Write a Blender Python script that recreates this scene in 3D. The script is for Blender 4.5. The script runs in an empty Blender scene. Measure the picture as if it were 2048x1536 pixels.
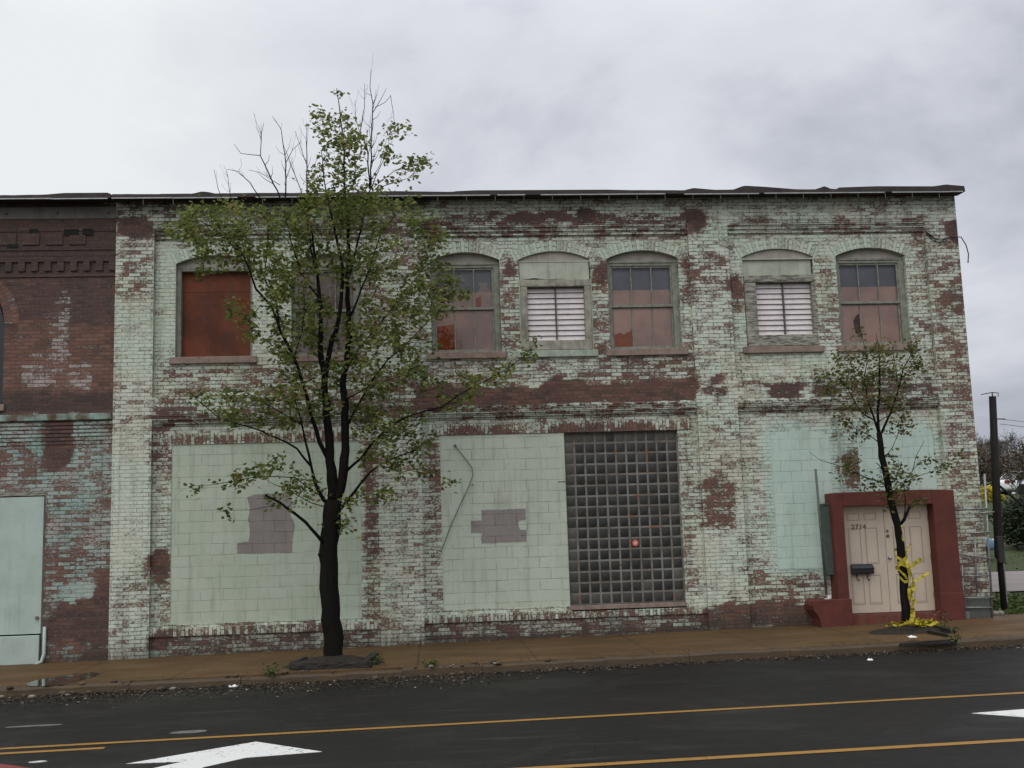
import bpy, bmesh, math, random
import numpy as np
from mathutils import Vector, noise as mnoise
from mathutils.geometry import tessellate_polygon
R = math.radians
sc = bpy.context.scene
COL = sc.collection

# ------------------------------------------------------------------ camera model (solved from the building's own straight lines)
FPX = 2190.0
YAW, PITCH, ROLL = R(4.408), R(7.842), R(1.787)
_cy, _sy, _cp, _sp, _cr, _sr = math.cos(YAW), math.sin(YAW), math.cos(PITCH), math.sin(PITCH), math.cos(ROLL), math.sin(ROLL)
_F = np.array([_sy*_cp, _cy*_cp, _sp]); _r = np.array([_cy, -_sy, 0.0]); _d = np.cross(_F, _r)
CM = np.array([_cr*_r+_sr*_d, -_sr*_r+_cr*_d, _F]); CC = np.array([0, -20.4, 1.98])
def ray(px, py): return CM.T @ np.array([(px-1024)/FPX, (py-768)/FPX, 1.0])
def at(px, py, Y=0.0):                      # the world point seen at a pixel of the photograph, at depth Y
    d = ray(px, py); p = CC + d*((Y-CC[1])/d[1]); return Vector(p)
GS, GA = 0.0102, 0.059                      # the street climbs 1 % to the right
def gz(x): return GA + GS*x
def atg(px, py, dz=0.0):                    # same, on the ground
    d = ray(px, py); t = (GA+dz-CC[2]+GS*CC[0])/(d[2]-GS*d[0]); return Vector(CC+t*d)

# ------------------------------------------------------------------ tagging
def tag(o, label=None, cat=None, group=None, kind=None):
    if label: o['label'] = label
    if cat: o['category'] = cat
    if group: o['group'] = group
    if kind: o['kind'] = kind
    return o
def thing(name, label, cat, loc=(0, 0, 0), group=None):
    o = bpy.data.objects.new(name, None); COL.objects.link(o); o.location = loc; o.empty_display_size = .2
    o['org'] = list(loc)
    return tag(o, label, cat, group)
ORG = {}
def org_of(p):
    while p is not None:
        if p.name in ORG: return ORG[p.name]
        if p.type == 'EMPTY': return Vector(p.location)
        p = p.parent
    return Vector((0, 0, 0))

# ------------------------------------------------------------------ mesh builder
class MB:
    def __init__(s): s.v = []; s.f = []; s.uv = {}; s.wear = None; s.smooth = False; s.col = None
    def vert(s, p): s.v.append((float(p[0]), float(p[1]), float(p[2]))); return len(s.v)-1
    def face(s, idx, uv=None):
        s.f.append(tuple(idx))
        if uv: s.uv[len(s.f)-1] = uv
    def quad(s, a, b, c, d, uv=None): s.face([s.vert(a), s.vert(b), s.vert(c), s.vert(d)], uv)
    def box(s, x0, x1, y0, y1, z0, z1, skip=''):
        i = [s.vert(p) for p in ((x0,y0,z0),(x1,y0,z0),(x1,y1,z0),(x0,y1,z0),(x0,y0,z1),(x1,y0,z1),(x1,y1,z1),(x0,y1,z1))]
        for k, q in (('b',(0,3,2,1)),('t',(4,5,6,7)),('f',(0,1,5,4)),('r',(1,2,6,5)),('k',(2,3,7,6)),('l',(3,0,4,7))):
            if k not in skip: s.face([i[j] for j in q])
    def obox(s, c, ax, half):                # oriented box: centre, three axes, half sizes
        c = Vector(c); A = [Vector(a)*h for a, h in zip(ax, half)]
        P = [c+A[0]*sx+A[1]*sy+A[2]*sz for sz in (-1,1) for (sx,sy) in ((-1,-1),(1,-1),(1,1),(-1,1))]
        i = [s.vert(p) for p in P]
        for q in ((0,3,2,1),(4,5,6,7),(0,1,5,4),(1,2,6,5),(2,3,7,6),(3,0,4,7)): s.face([i[j] for j in q])
    def grid(s, fn, nu, nv, uvfn=None):      # fn(u,v) -> point
        ids = [[s.vert(fn(i/nu, j/nv)) for j in range(nv+1)] for i in range(nu+1)]
        for i in range(nu):
            for j in range(nv):
                uv = None
                if uvfn: uv = [uvfn(i/nu,j/nv), uvfn((i+1)/nu,j/nv), uvfn((i+1)/nu,(j+1)/nv), uvfn(i/nu,(j+1)/nv)]
                s.face((ids[i][j], ids[i+1][j], ids[i+1][j+1], ids[i][j+1]), uv)
    def front(s, x0, x1, z0, z1, Y, dx=.07, dz=.07):
        nu = max(1, math.ceil((x1-x0)/dx)); nv = max(1, math.ceil((z1-z0)/dz))
        s.grid(lambda u, v: (x0+(x1-x0)*u, Y, z0+(z1-z0)*v), nu, nv)
    def prism(s, poly, y0, y1, ends=True):   # polygon in xz, extruded in y
        n = len(poly)
        a = [s.vert((p[0], y0, p[1])) for p in poly]; b = [s.vert((p[0], y1, p[1])) for p in poly]
        for i in range(n): s.face((a[i], a[(i+1)%n], b[(i+1)%n], b[i]))
        if ends:
            for t in tessellate_polygon([[Vector((p[0], p[1], 0)) for p in poly]]):
                s.face([a[k] for k in t]); s.face([b[k] for k in reversed(t)])
    def slab(s, poly, z0fn, th):             # polygon in xy lying on a surface
        a = [s.vert((p[0], p[1], z0fn(p[0], p[1])+th)) for p in poly]; b = [s.vert((p[0], p[1], z0fn(p[0], p[1]))) for p in poly]
        n = len(poly)
        for i in range(n): s.face((b[i], b[(i+1)%n], a[(i+1)%n], a[i]))
        for t in tessellate_polygon([[Vector((p[0], p[1], 0)) for p in poly]]):
            s.face([a[k] for k in t])
    def tube(s, pts, rad, n=8, cap=True, wob=0):
        pts = [Vector(p) for p in pts]
        if not hasattr(rad, '__len__'): rad = [rad]*len(pts)
        t0 = (pts[1]-pts[0]).normalized(); u = t0.orthogonal().normalized(); rings = []
        for i, p in enumerate(pts):
            t = (pts[min(i+1, len(pts)-1)]-pts[max(i-1, 0)])
            t = t.normalized() if t.length > 1e-9 else t0
            u = (u - t*u.dot(t)); u = u.normalized() if u.length > 1e-6 else t.orthogonal().normalized()
            w = t.cross(u)
            rings.append([s.vert(p+(u*math.cos(2*math.pi*k/n)+w*math.sin(2*math.pi*k/n))*rad[i]*(1+(random.uniform(-wob, wob) if wob else 0))) for k in range(n)])
        for a, b in zip(rings, rings[1:]):
            for k in range(n): s.face((a[k], a[(k+1)%n], b[(k+1)%n], b[k]))
        if cap and n > 2: s.face(list(reversed(rings[0]))); s.face(rings[-1])
    def lathe(s, c, prof, n=16, axis='z'):   # prof: (r, h)
        rings = []
        for r, h in prof:
            ring = []
            for k in range(n):
                a = 2*math.pi*k/n; ca, sa = r*math.cos(a), r*math.sin(a)
                ring.append(s.vert((c[0]+ca, c[1]+sa, c[2]+h) if axis == 'z' else (c[0]+ca, c[1]+h, c[2]+sa)))
            rings.append(ring)
        for a, b in zip(rings, rings[1:]):
            for k in range(n): s.face((a[k], a[(k+1)%n], b[(k+1)%n], b[k]))
        s.face(rings[-1]); s.face(list(reversed(rings[0])))
    def build(s, name, mat, parent=None, smooth=False, bevel=0, wearfn=None, subs=0, recalc=False):
        o0 = org_of(parent) if parent else Vector((0, 0, 0))
        me = bpy.data.meshes.new(name)
        V = np.array(s.v, dtype=np.float64)
        me.from_pydata((V-np.array(o0)).tolist(), [], s.f)
        me.update()
        uvl = me.uv_layers.new(name='UVMap')
        uvs = np.zeros((len(me.loops), 2), dtype=np.float32)
        for p in me.polygons:
            cu = s.uv.get(p.index)
            if cu:
                for k, li in enumerate(p.loop_indices): uvs[li] = cu[k]
            else:
                n = p.normal; ax, ay, az = abs(n.x), abs(n.y), abs(n.z)
                for li in p.loop_indices:
                    c = V[me.loops[li].vertex_index]
                    uvs[li] = (c[0], c[2]) if ay >= ax and ay >= az else ((c[1], c[2]) if ax >= az else (c[0], c[1]))
        uvl.data.foreach_set('uv', uvs.ravel())
        if wearfn:
            ca = me.color_attributes.new('Wear', 'FLOAT_COLOR', 'POINT')
            w = wearfn(V[:, 0], V[:, 2])
            a = np.ones((len(V), 4), dtype=np.float32); a[:, 0] = w[0]; a[:, 1] = w[1]; a[:, 2] = w[2]; a[:, 3] = w[3] if len(w) > 3 else 0
            ca.data.foreach_set('color', a.ravel())
        if s.col is not None:
            ca = me.color_attributes.new('Tone', 'FLOAT_COLOR', 'POINT')
            a = np.ones((len(V), 4), dtype=np.float32); a[:, :3] = np.array(s.col, dtype=np.float32).reshape(-1, 3)
            ca.data.foreach_set('color', a.ravel())
        if recalc:
            bm = bmesh.new(); bm.from_mesh(me); bmesh.ops.recalc_face_normals(bm, faces=bm.faces); bm.to_mesh(me); bm.free()
        if smooth: me.polygons.foreach_set('use_smooth', [True]*len(me.polygons))
        me.materials.append(mat)
        o = bpy.data.objects.new(name, me); COL.objects.link(o)
        if parent: o.parent = parent
        if bevel:
            m = o.modifiers.new('bev', 'BEVEL'); m.width = bevel; m.segments = 2; m.limit_method = 'ANGLE'
        if subs:
            m = o.modifiers.new('sub', 'SUBSURF'); m.levels = subs; m.render_levels = subs
        return o
def one(name, mb, mat, label, cat, group=None, kind=None, origin=None, **kw):   # a thing that is a single mesh
    o = mb.build(name, mat, **kw)
    if origin is not None:
        og = Vector(origin)
        for v in o.data.vertices: v.co -= og
        o.location = og
        ORG[o.name] = og
    return tag(o, label, cat, group, kind)

# ------------------------------------------------------------------ node helpers
class NT:
    def __init__(s, name, rough=.8):
        s.m = bpy.data.materials.new(name); s.m.use_nodes = True; s.t = s.m.node_tree
        s.p = s.t.nodes['Principled BSDF']; s.p.inputs['Roughness'].default_value = rough
        s.p.inputs['Specular IOR Level'].default_value = .3
    def n(s, ty, **kw):
        x = s.t.nodes.new(ty)
        for k, v in kw.items(): setattr(x, k, v)
        return x
    def l(s, a, b): s.t.links.new(a, b)
    def val(s, sock, v):
        if hasattr(v, 'is_linked') or isinstance(v, bpy.types.NodeSocket): s.l(v, sock)
        else: sock.default_value = v
    def math(s, op, a, b=0.0, c=None, clamp=False):
        x = s.n('ShaderNodeMath', operation=op); x.use_clamp = clamp
        s.val(x.inputs[0], a); s.val(x.inputs[1], b)
        if c is not None: s.val(x.inputs[2], c)
        return x.outputs[0]
    def mix(s, f, a, b, mode='MIX'):
        x = s.n('ShaderNodeMix', data_type='RGBA', blend_type=mode)
        s.val(x.inputs[0], f)
        for k, v in ((6, a), (7, b)):
            if isinstance(v, (tuple, list)): v = tuple(v)+(1.0,) if len(v) == 3 else tuple(v)
            s.val(x.inputs[k], v)
        return x.outputs[2]
    def step(s, v, lo, hi):
        x = s.n('ShaderNodeMapRange', interpolation_type='SMOOTHSTEP')
        s.val(x.inputs[0], v); s.val(x.inputs[1], lo); s.val(x.inputs[2], hi)
        return x.outputs[0]
    def noise(s, vec, scale, detail=4, rough=.55, sx=None, off=None, dist=0):
        if sx is not None or off is not None:
            mp = s.n('ShaderNodeMapping'); s.l(vec, mp.inputs[0])
            if sx is not None: mp.inputs['Scale'].default_value = sx
            if off is not None: mp.inputs['Location'].default_value = off
            vec = mp.outputs[0]
        x = s.n('ShaderNodeTexNoise'); s.l(vec, x.inputs['Vector'])
        x.inputs['Scale'].default_value = scale; x.inputs['Detail'].default_value = detail; x.inputs['Roughness'].default_value = rough
        x.inputs['Distortion'].default_value = dist
        return x.outputs[0]
    def noisec(s, vec, scale, detail=2):
        x = s.n('ShaderNodeTexNoise'); s.l(vec, x.inputs['Vector']); x.inputs['Scale'].default_value = scale; x.inputs['Detail'].default_value = detail
        return x.outputs[1]
    def ramp(s, f, stops):
        x = s.n('ShaderNodeValToRGB'); e = x.color_ramp.elements
        while len(e) < len(stops): e.new(.5)
        for k, (p, c) in enumerate(stops): e[k].position = p; e[k].color = tuple(c)+(1.0,)
        s.l(f, x.inputs[0]); return x.outputs[0]
    def obj(s): return s.n('ShaderNodeTexCoord').outputs['Object']
    def uvw(s): return s.n('ShaderNodeUVMap', uv_map='UVMap').outputs[0]
    def bump(s, h, strength=.5, dist=.01):
        x = s.n('ShaderNodeBump'); x.inputs['Strength'].default_value = strength; x.inputs['Distance'].default_value = dist
        s.l(h, x.inputs['Height']); s.l(x.outputs[0], s.p.inputs['Normal'])
    def color(s, c): s.val(s.p.inputs['Base Color'], c if not isinstance(c, tuple) else (c+(1.0,) if len(c) == 3 else c))

def brick_mat(name, paintA, paintB, paintC, dull=.42, bias=0.0, resid=.42, bk=1.0, aqua=(.50, .67, .60)):
    t = NT(name, .85); uv = t.uvw()
    # slight waviness of the courses
    wob = t.n('ShaderNodeVectorMath', operation='MULTIPLY_ADD'); t.l(t.noisec(uv, 1.3), wob.inputs[0])
    wob.inputs[1].default_value = (.03, .03, 0); t.l(uv, wob.inputs[2])
    v = wob.outputs[0]
    br = t.n('ShaderNodeTexBrick'); t.l(v, br.inputs['Vector'])
    br.inputs['Color1'].default_value = (0, 0, 0, 1); br.inputs['Color2'].default_value = (1, 1, 1, 1); br.inputs['Mortar'].default_value = (.5, .5, .5, 1)
    for k, q in (('Scale', 1), ('Mortar Size', .0075), ('Mortar Smooth', .3), ('Brick Width', .212), ('Row Height', .0705)): br.inputs[k].default_value = q
    rnd, mort = br.outputs['Color'], br.outputs['Fac']
    at_ = t.n('ShaderNodeAttribute', attribute_name='Wear'); sp = t.n('ShaderNodeSeparateColor'); t.l(at_.outputs['Color'], sp.inputs[0])
    wear, grime, soot = sp.outputs[0], sp.outputs[1], sp.outputs[2]
    nA = t.noise(uv, 1, 8, .74, sx=(4.6, 6.6, 1)); nB = t.noise(uv, 1, 5, .7, sx=(19, 30, 1), off=(3.1, 7.7, 0)); nL = t.noise(uv, 1.7, 4, .6, off=(8, 2, 0))
    nC = t.noise(uv, .9, 3, .5, off=(11, 5, 2)); nD = t.noise(uv, 1, 5, .6, sx=(9, .7, 1), off=(1, 2, 3)); nE = t.noise(uv, 1, 6, .7, sx=(11, 15, 1), off=(5, 1, 9))
    rv = t.math('MULTIPLY', rnd, .15)
    val = t.math('ADD', t.math('ADD', t.math('MULTIPLY', nA, .30), t.math('MULTIPLY', nB, .54)), t.math('ADD', rv, t.math('MULTIPLY', nL, .09)))
    val = t.math('ADD', val, t.math('MULTIPLY', mort, .05))
    th = t.n('ShaderNodeMapRange'); t.l(wear, th.inputs[0]); th.inputs[3].default_value = .735-bias; th.inputs[4].default_value = .355-bias
    d = t.math('SUBTRACT', val, th.outputs[0])
    bare = t.step(d, -.045, .045); halo = t.step(d, -.13, .0)
    paint = t.mix(t.step(nC, .35, .65), paintA, paintB)
    paint = t.mix(t.math('MULTIPLY', t.step(t.noise(uv, 1.3, 5, .6, off=(31, 9, 2)), .42, .68), .75), paint, paintC)
    paint = t.mix(t.math('MULTIPLY', at_.outputs['Alpha'], .85), paint, aqua)
    paint = t.mix(t.math('MULTIPLY', t.step(nE, .42, .72), .34), paint, tuple(c*.50 for c in paintC))
    paint = t.mix(t.math('MULTIPLY', halo, .34), paint, (.20, .17, .125))
    paint = t.mix(t.math('MULTIPLY', t.math('MULTIPLY', mort, .48), t.step(t.math('ADD', t.math('MULTIPLY', nB, .5), t.math('MULTIPLY', nL, .5)), .36, .6)), paint, (.13, .112, .088))
    brick = t.ramp(t.math('ADD', t.math('MULTIPLY', rnd, .55), t.math('MULTIPLY', nE, .45)),
                   [(.2, tuple(c*bk for c in (.078, .046, .039))), (.45, tuple(c*bk for c in (.135, .067, .052))), (.65, tuple(c*bk for c in (.180, .085, .063))), (.9, tuple(c*bk for c in (.25, .14, .105)))])
    brick = t.mix(t.math('MULTIPLY', soot, .85), brick, (.047, .033, .034))
    brick = t.mix(t.math('MULTIPLY', t.step(nB, .53, .70), resid), brick, tuple(c*.62 for c in paintC))
    brick = t.mix(t.math('MULTIPLY', mort, .6), brick, (.105, .088, .072))
    brick = t.mix(t.math('MULTIPLY', t.step(nL, .5, .75), .4), brick, (.05, .04, .036))
    c = t.mix(bare, paint, brick)
    c = t.mix(t.math('MULTIPLY', t.step(nD, .48, .8), dull), c, (.115, .105, .075))
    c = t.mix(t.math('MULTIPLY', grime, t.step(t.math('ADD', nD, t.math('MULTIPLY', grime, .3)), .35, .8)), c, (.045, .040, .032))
    t.color(c)
    h = t.math('ADD', t.math('MULTIPLY', mort, -1.0), t.math('ADD', t.math('MULTIPLY', nB, .5), t.math('MULTIPLY', bare, -.35)))
    t.bump(h, .8, .010)
    return t.m

def flat_mat(name, col, rough=.7, var=.25, scale=6, sx=None, bump=.15, metal=0, col2=None, spec=.3, streak=0):
    t = NT(name, rough); o = t.obj(); t.p.inputs['Specular IOR Level'].default_value = spec
    n = t.noise(o, scale, 6, .6, sx=sx); n2 = t.noise(o, scale*5, 4, .6)
    c2 = col2 or tuple(c*(1-var) for c in col)
    c = t.mix(t.step(n, .35, .68), col, c2)
    c = t.mix(t.math('MULTIPLY', t.step(n2, .5, .75), var*.8), c, tuple(q*.5 for q in col))
    if streak:
        c = t.mix(t.math('MULTIPLY', t.step(t.noise(o, 1, 5, .6, sx=(8, 8, .5)), .5, .75), streak), c, (.06, .05, .04))
    t.color(c); t.p.inputs['Metallic'].default_value = metal
    if bump: t.bump(t.math('ADD', n2, n), bump, .008)
    return t.m

def cmu_mat(name, a, b, bw=.405, rh=.2035, joint=.55, off=(0, 0, 0)):
    t = NT(name, .8); uv = t.uvw()
    mp = t.n('ShaderNodeMapping'); t.l(uv, mp.inputs[0]); mp.inputs['Location'].default_value = off
    wob = t.n('ShaderNodeVectorMath', operation='MULTIPLY_ADD'); t.l(t.noisec(uv, 1.7), wob.inputs[0]); wob.inputs[1].default_value = (.02, .02, 0); t.l(mp.outputs[0], wob.inputs[2])
    br = t.n('ShaderNodeTexBrick'); t.l(wob.outputs[0], br.inputs['Vector'])
    br.inputs['Color1'].default_value = (0, 0, 0, 1); br.inputs['Color2'].default_value = (1, 1, 1, 1); br.inputs['Mortar'].default_value = (.5, .5, .5, 1)
    for k, q in (('Scale', 1), ('Mortar Size', .008), ('Mortar Smooth', .4), ('Brick Width', bw), ('Row Height', rh)): br.inputs[k].default_value = q
    n1 = t.noise(uv, 1.1, 5, .6); n2 = t.noise(uv, 1, 5, .65, sx=(7, .6, 1)); n3 = t.noise(uv, 40, 3, .6); n4 = t.noise(uv, 3, 3, .5, off=(4, 8, 1))
    c = t.mix(t.step(n1, .38, .62), a, b); c = t.mix(t.math('MULTIPLY', t.step(t.noise(uv, 2.6, 7, .7, off=(2, 6, 3)), .50, .70), .22), c, tuple(q*.55 for q in a))
    c = t.mix(t.math('MULTIPLY', br.outputs['Color'], .10), c, tuple(q*.62 for q in a))
    c = t.mix(t.math('MULTIPLY', t.step(n2, .48, .78), .45), c, (.19, .18, .13))
    c = t.mix(t.math('MULTIPLY', t.step(n3, .52, .75), .26), c, (.2, .19, .15))
    c = t.mix(t.math('MULTIPLY', t.math('MULTIPLY', br.outputs['Fac'], joint), t.step(n4, .36, .66)), c, (.13, .115, .085))
    t.color(c); t.bump(t.math('ADD', t.math('MULTIPLY', br.outputs['Fac'], -1.0), t.math('MULTIPLY', n3, .3)), .55, .008)
    return t.m

M = {}
MINT_A, MINT_B, MINT_C = (.58, .68, .555), (.64, .69, .595), (.62, .60, .48)
M['brick'] = brick_mat('painted_brick', MINT_A, MINT_B, MINT_C)
M['redbrick'] = brick_mat('old_red_brick', (.30, .47, .43), (.40, .50, .45), (.47, .36, .335), dull=.4, resid=.6, bk=1.12, aqua=(.46, .38, .36))
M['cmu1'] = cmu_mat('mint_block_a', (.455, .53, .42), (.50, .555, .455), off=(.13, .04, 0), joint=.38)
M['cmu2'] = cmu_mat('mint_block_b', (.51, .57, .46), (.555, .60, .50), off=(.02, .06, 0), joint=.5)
M['cmu3'] = cmu_mat('pale_block', (.50, .635, .56), (.55, .665, .595), off=(.2, .03, 0), joint=.35)
M['bareblock'] = cmu_mat('bare_block', (.25, .225, .21), (.31, .28, .262), off=(.02, .06, 0), joint=.8)
M['stone'] = flat_mat('sandstone', (.30, .225, .185), .85, .3, 8, streak=.3)
M['mintstone'] = flat_mat('painted_sill', (.42, .47, .38), .8, .3, 8, streak=.35)
M['frame'] = flat_mat('grey_green_frame', (.27, .28, .225), .65, .35, 9, streak=.4)
M['frame_d'] = flat_mat('dark_window_frame', (.13, .125, .105), .65, .35, 9)
M['arch_board'] = flat_mat('arch_board', (.38, .355, .295), .7, .2, 5, streak=.25)
M['mintboard'] = flat_mat('mint_sheet', (.46, .48, .385), .55, .22, 4, streak=.3)
M['dirtyframe'] = flat_mat('dirty_cream_frame', (.40, .385, .31), .8, .45, 5, col2=(.23, .215, .17), streak=.5, bump=.3)
M['peeling'] = flat_mat('peeling_wood', (.36, .36, .30), .85, .5, 7, col2=(.10, .085, .07), sx=(1, 1, 5), bump=.4)
M['plywood'] = flat_mat('orange_plywood', (.185, .052, .023), .75, .5, 1.6, col2=(.085, .028, .016), streak=.35)
M['pink'] = flat_mat('pink_board', (.74, .47, .38), .85, .2, 1.6, col2=(.52, .345, .30), bump=0)
M['pinkgrey'] = flat_mat('pinkish_board', (.52, .40, .36), .85, .25, 2.2, bump=0)
M['orange'] = flat_mat('orange_inner_board', (.55, .13, .04), .85, .3, 5, bump=0)
M['maroon'] = flat_mat('dark_red_board', (.14, .035, .025), .85, .3, 5, bump=0)
M['greyblind'] = flat_mat('grey_blind', (.25, .25, .275), .8, .2, 2, bump=0)
M['slat'] = flat_mat('pale_slat', (.74, .67, .67), .55, .15, 5, bump=.05)
M['dark'] = flat_mat('near_black', (.012, .012, .012), .8, .2, 5, bump=0)
M['tar'] = flat_mat('tar_paper', (.045, .036, .033), .8, .4, 5, bump=.4)
M['metal'] = flat_mat('galvanised', (.33, .34, .33), .45, .3, 14, metal=.6)
M['steel_d'] = flat_mat('dull_pipe', (.13, .14, .13), .6, .3, 10, metal=.3)
M['mintpipe'] = flat_mat('painted_pipe', (.36, .42, .33), .7, .3, 10, streak=.3)
M['zinc'] = flat_mat('pale_drip_edge', (.40, .41, .41), .4, .25, 3, sx=(2, 1, 1), metal=.3)
M['redpaint'] = flat_mat('dark_red_paint', (.138, .038, .028), .75, .35, 3, col2=(.100, .031, .025), bump=.25)
M['door'] = flat_mat('beige_door', (.62, .525, .42), .5, .08, 2, bump=.03, streak=.06)
M['doorline'] = flat_mat('door_groove', (.40, .32, .265), .6, .1, 2, bump=0)
M['redtile'] = cmu_mat('red_step_brick', (.15, .04, .03), (.17, .05, .035), bw=.11, rh=.3, joint=.8)
M['brass'] = flat_mat('tarnished_metal', (.25, .2, .14), .35, .2, 20, metal=.9, bump=0)
M['chrome'] = flat_mat('worn_chrome', (.6, .58, .55), .2, .1, 20, metal=1, bump=0)
M['black'] = flat_mat('black_enamel', (.016, .017, .022), .35, .2, 8, bump=.05, spec=.5)
M['num'] = flat_mat('number_brown', (.20, .145, .115), .6, .1, 8, bump=0)
M['cabinet'] = flat_mat('dark_green_cabinet', (.085, .115, .095), .55, .25, 5)
M['wire'] = flat_mat('dark_wire', (.04, .04, .038), .6, .2, 5, bump=0)
M['greywire'] = flat_mat('grey_wire', (.16, .17, .14), .6, .2, 5, bump=0)
M['white'] = flat_mat('white_litter', (.8, .8, .78), .6, .05, 5, bump=0)
M['bark'] = flat_mat('dark_bark', (.013, .012, .0095), .9, .45, 9, sx=(3, 3, .6), bump=.9, col2=(.009, .0085, .008), spec=.08)
M['twig'] = flat_mat('twig_bark', (.032, .026, .022), .9, .3, 9, bump=0)
M['greytwig'] = flat_mat('grey_twig', (.075, .062, .055), .9, .3, 9, bump=0)
M['wetwood'] = flat_mat('wet_timber', (.028, .024, .02), .55, .4, 6, sx=(.5, 4, 4), bump=.7)
M['soil'] = flat_mat('mulch', (.035, .027, .02), .9, .5, 20, bump=1.0)
M['tape'] = flat_mat('yellow_tape', (.48, .39, .03), .45, .4, 9, col2=(.30, .25, .025), bump=.05)
M['concrete'] = flat_mat('grey_concrete', (.185, .175, .155), .9, .3, 2.5, streak=.4)
M['whiteboard'] = flat_mat('whitewashed_board', (.45, .54, .49), .75, .14, 2, streak=.16)
M['pole'] = flat_mat('creosote_pole', (.022, .020, .018), .9, .4, 8, sx=(4, 4, .4), bump=.6)
M['rubber'] = flat_mat('tyre_rubber', (.02, .02, .02), .8, .2, 9)
M['tail'] = flat_mat('tail_light', (.4, .02, .02), .3, .1, 5, bump=0)
M['lamp'] = flat_mat('headlight_lens', (.7, .7, .7), .15, .1, 5, bump=0)
M['housewall'] = flat_mat('pale_siding', (.40, .42, .43), .8, .15, 1, bump=.05)
M['houseroof'] = flat_mat('grey_shingle', (.30, .30, .31), .85, .2, 2, bump=.1)

def paint_mat(name, col):
    t = NT(name, .3); t.p.inputs['Coat Weight'].default_value = .6; t.p.inputs['Coat Roughness'].default_value = .08
    t.color(t.mix(t.math('MULTIPLY', t.noise(t.obj(), 30, 4), .25), col, tuple(c*.6 for c in col))); return t.m
M['car_white'] = paint_mat('white_car_paint', (.75, .77, .8)); M['car_blue'] = paint_mat('pale_blue_car_paint', (.15, .24, .32)); M['car_red'] = paint_mat('red_car_paint', (.35, .012, .02))

def glass_mat(name, tint=(.9, .92, .93), fac=.08, rough=.06):
    t = NT(name); out = t.t.nodes['Material Output']
    tr = t.n('ShaderNodeBsdfTransparent'); tr.inputs[0].default_value = tint+(1,)
    gl = t.n('ShaderNodeBsdfGlossy'); gl.inputs['Roughness'].default_value = rough
    fr = t.n('ShaderNodeFresnel'); fr.inputs[0].default_value = 1.45
    mx = t.n('ShaderNodeMixShader'); t.l(t.math('ADD', fr.outputs[0], t.math('MULTIPLY', t.noise(t.obj(), 3, 5), fac)), mx.inputs[0]); t.l(tr.outputs[0], mx.inputs[1]); t.l(gl.outputs[0], mx.inputs[2])
    t.l(mx.outputs[0], out.inputs[0]); return t.m
M['glass'] = glass_mat('dusty_glass', fac=.015, rough=.02)
M['carglass'] = flat_mat('car_glass', (.02, .025, .03), .1, .1, 3, bump=0, spec=.6)

def leaf_mat(name, cols, trans=.45):
    t = NT(name, .6); a = t.n('ShaderNodeAttribute', attribute_name='Tone'); sp = t.n('ShaderNodeSeparateColor'); t.l(a.outputs['Color'], sp.inputs[0])
    c = t.ramp(sp.outputs[0], cols); t.color(c)
    tl = t.n('ShaderNodeBsdfTranslucent'); t.l(c, tl.inputs[0]); mx = t.n('ShaderNodeMixShader'); mx.inputs[0].default_value = trans
    t.l(t.p.outputs[0], mx.inputs[1]); t.l(tl.outputs[0], mx.inputs[2]); t.l(mx.outputs[0], t.t.nodes['Material Output'].inputs[0]); return t.m
M['leaf'] = leaf_mat('pear_leaf', [(0, (.075, .105, .026)), (.35, (.135, .172, .042)), (.7, (.215, .235, .065)), (.92, (.31, .28, .09)), (1, (.22, .12, .06))])
M['leaf2'] = leaf_mat('young_leaf', [(0, (.07, .085, .025)), (.4, (.13, .145, .04)), (.7, (.19, .17, .06)), (1, (.19, .10, .055))])
M['grassleaf'] = leaf_mat('grass_blade', [(0, (.035, .065, .015)), (.5, (.06, .10, .02)), (1, (.12, .13, .04))], .2)
M['hedge'] = leaf_mat('dark_hedge_leaf', [(0, (.012, .022, .010)), (.6, (.025, .04, .016)), (1, (.045, .05, .02))], .15)
M['brownbush'] = leaf_mat('brown_bush_twig', [(0, (.05, .038, .028)), (.5, (.09, .068, .045)), (1, (.14, .11, .06))], .1)
M['yellowfl'] = leaf_mat('yellow_blossom', [(0, (.35, .30, .02)), (.5, (.6, .48, .03)), (1, (.75, .62, .06))], .3)
M['debris'] = leaf_mat('gutter_debris', [(0, (.03, .022, .014)), (.5, (.07, .05, .03)), (.85, (.12, .09, .05)), (1, (.28, .26, .22))], 0)

# --- glass block
def glassblock_mat():
    t = NT('dirty_glass_block', .42); uv = t.uvw(); t.p.inputs['Specular IOR Level'].default_value = .3
    a = t.n('ShaderNodeAttribute', attribute_name='Tone'); sp = t.n('ShaderNodeSeparateColor'); t.l(a.outputs['Color'], sp.inputs[0])
    w = t.n('ShaderNodeTexWave', wave_type='BANDS', bands_direction='DIAGONAL'); t.l(uv, w.inputs[0]); w.inputs['Scale'].default_value = 22; w.inputs['Distortion'].default_value = 1.5
    n = t.noise(uv, 4, 6, .65); n2 = t.noise(uv, 30, 3, .6)
    c = t.ramp(sp.outputs[0], [(0, (.012, .014, .013)), (.6, (.034, .036, .032)), (1, (.105, .098, .082))])
    c = t.mix(t.math('MULTIPLY', t.step(n, .45, .8), .5), c, (.085, .07, .052))
    c = t.mix(t.math('MULTIPLY', w.outputs['Fac'], .20), c, (.09, .085, .078))
    t.color(c); t.bump(t.math('ADD', w.outputs['Fac'], t.math('MULTIPLY', n2, .5)), .35, .004); return t.m
M['gblock'] = glassblock_mat()
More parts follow.
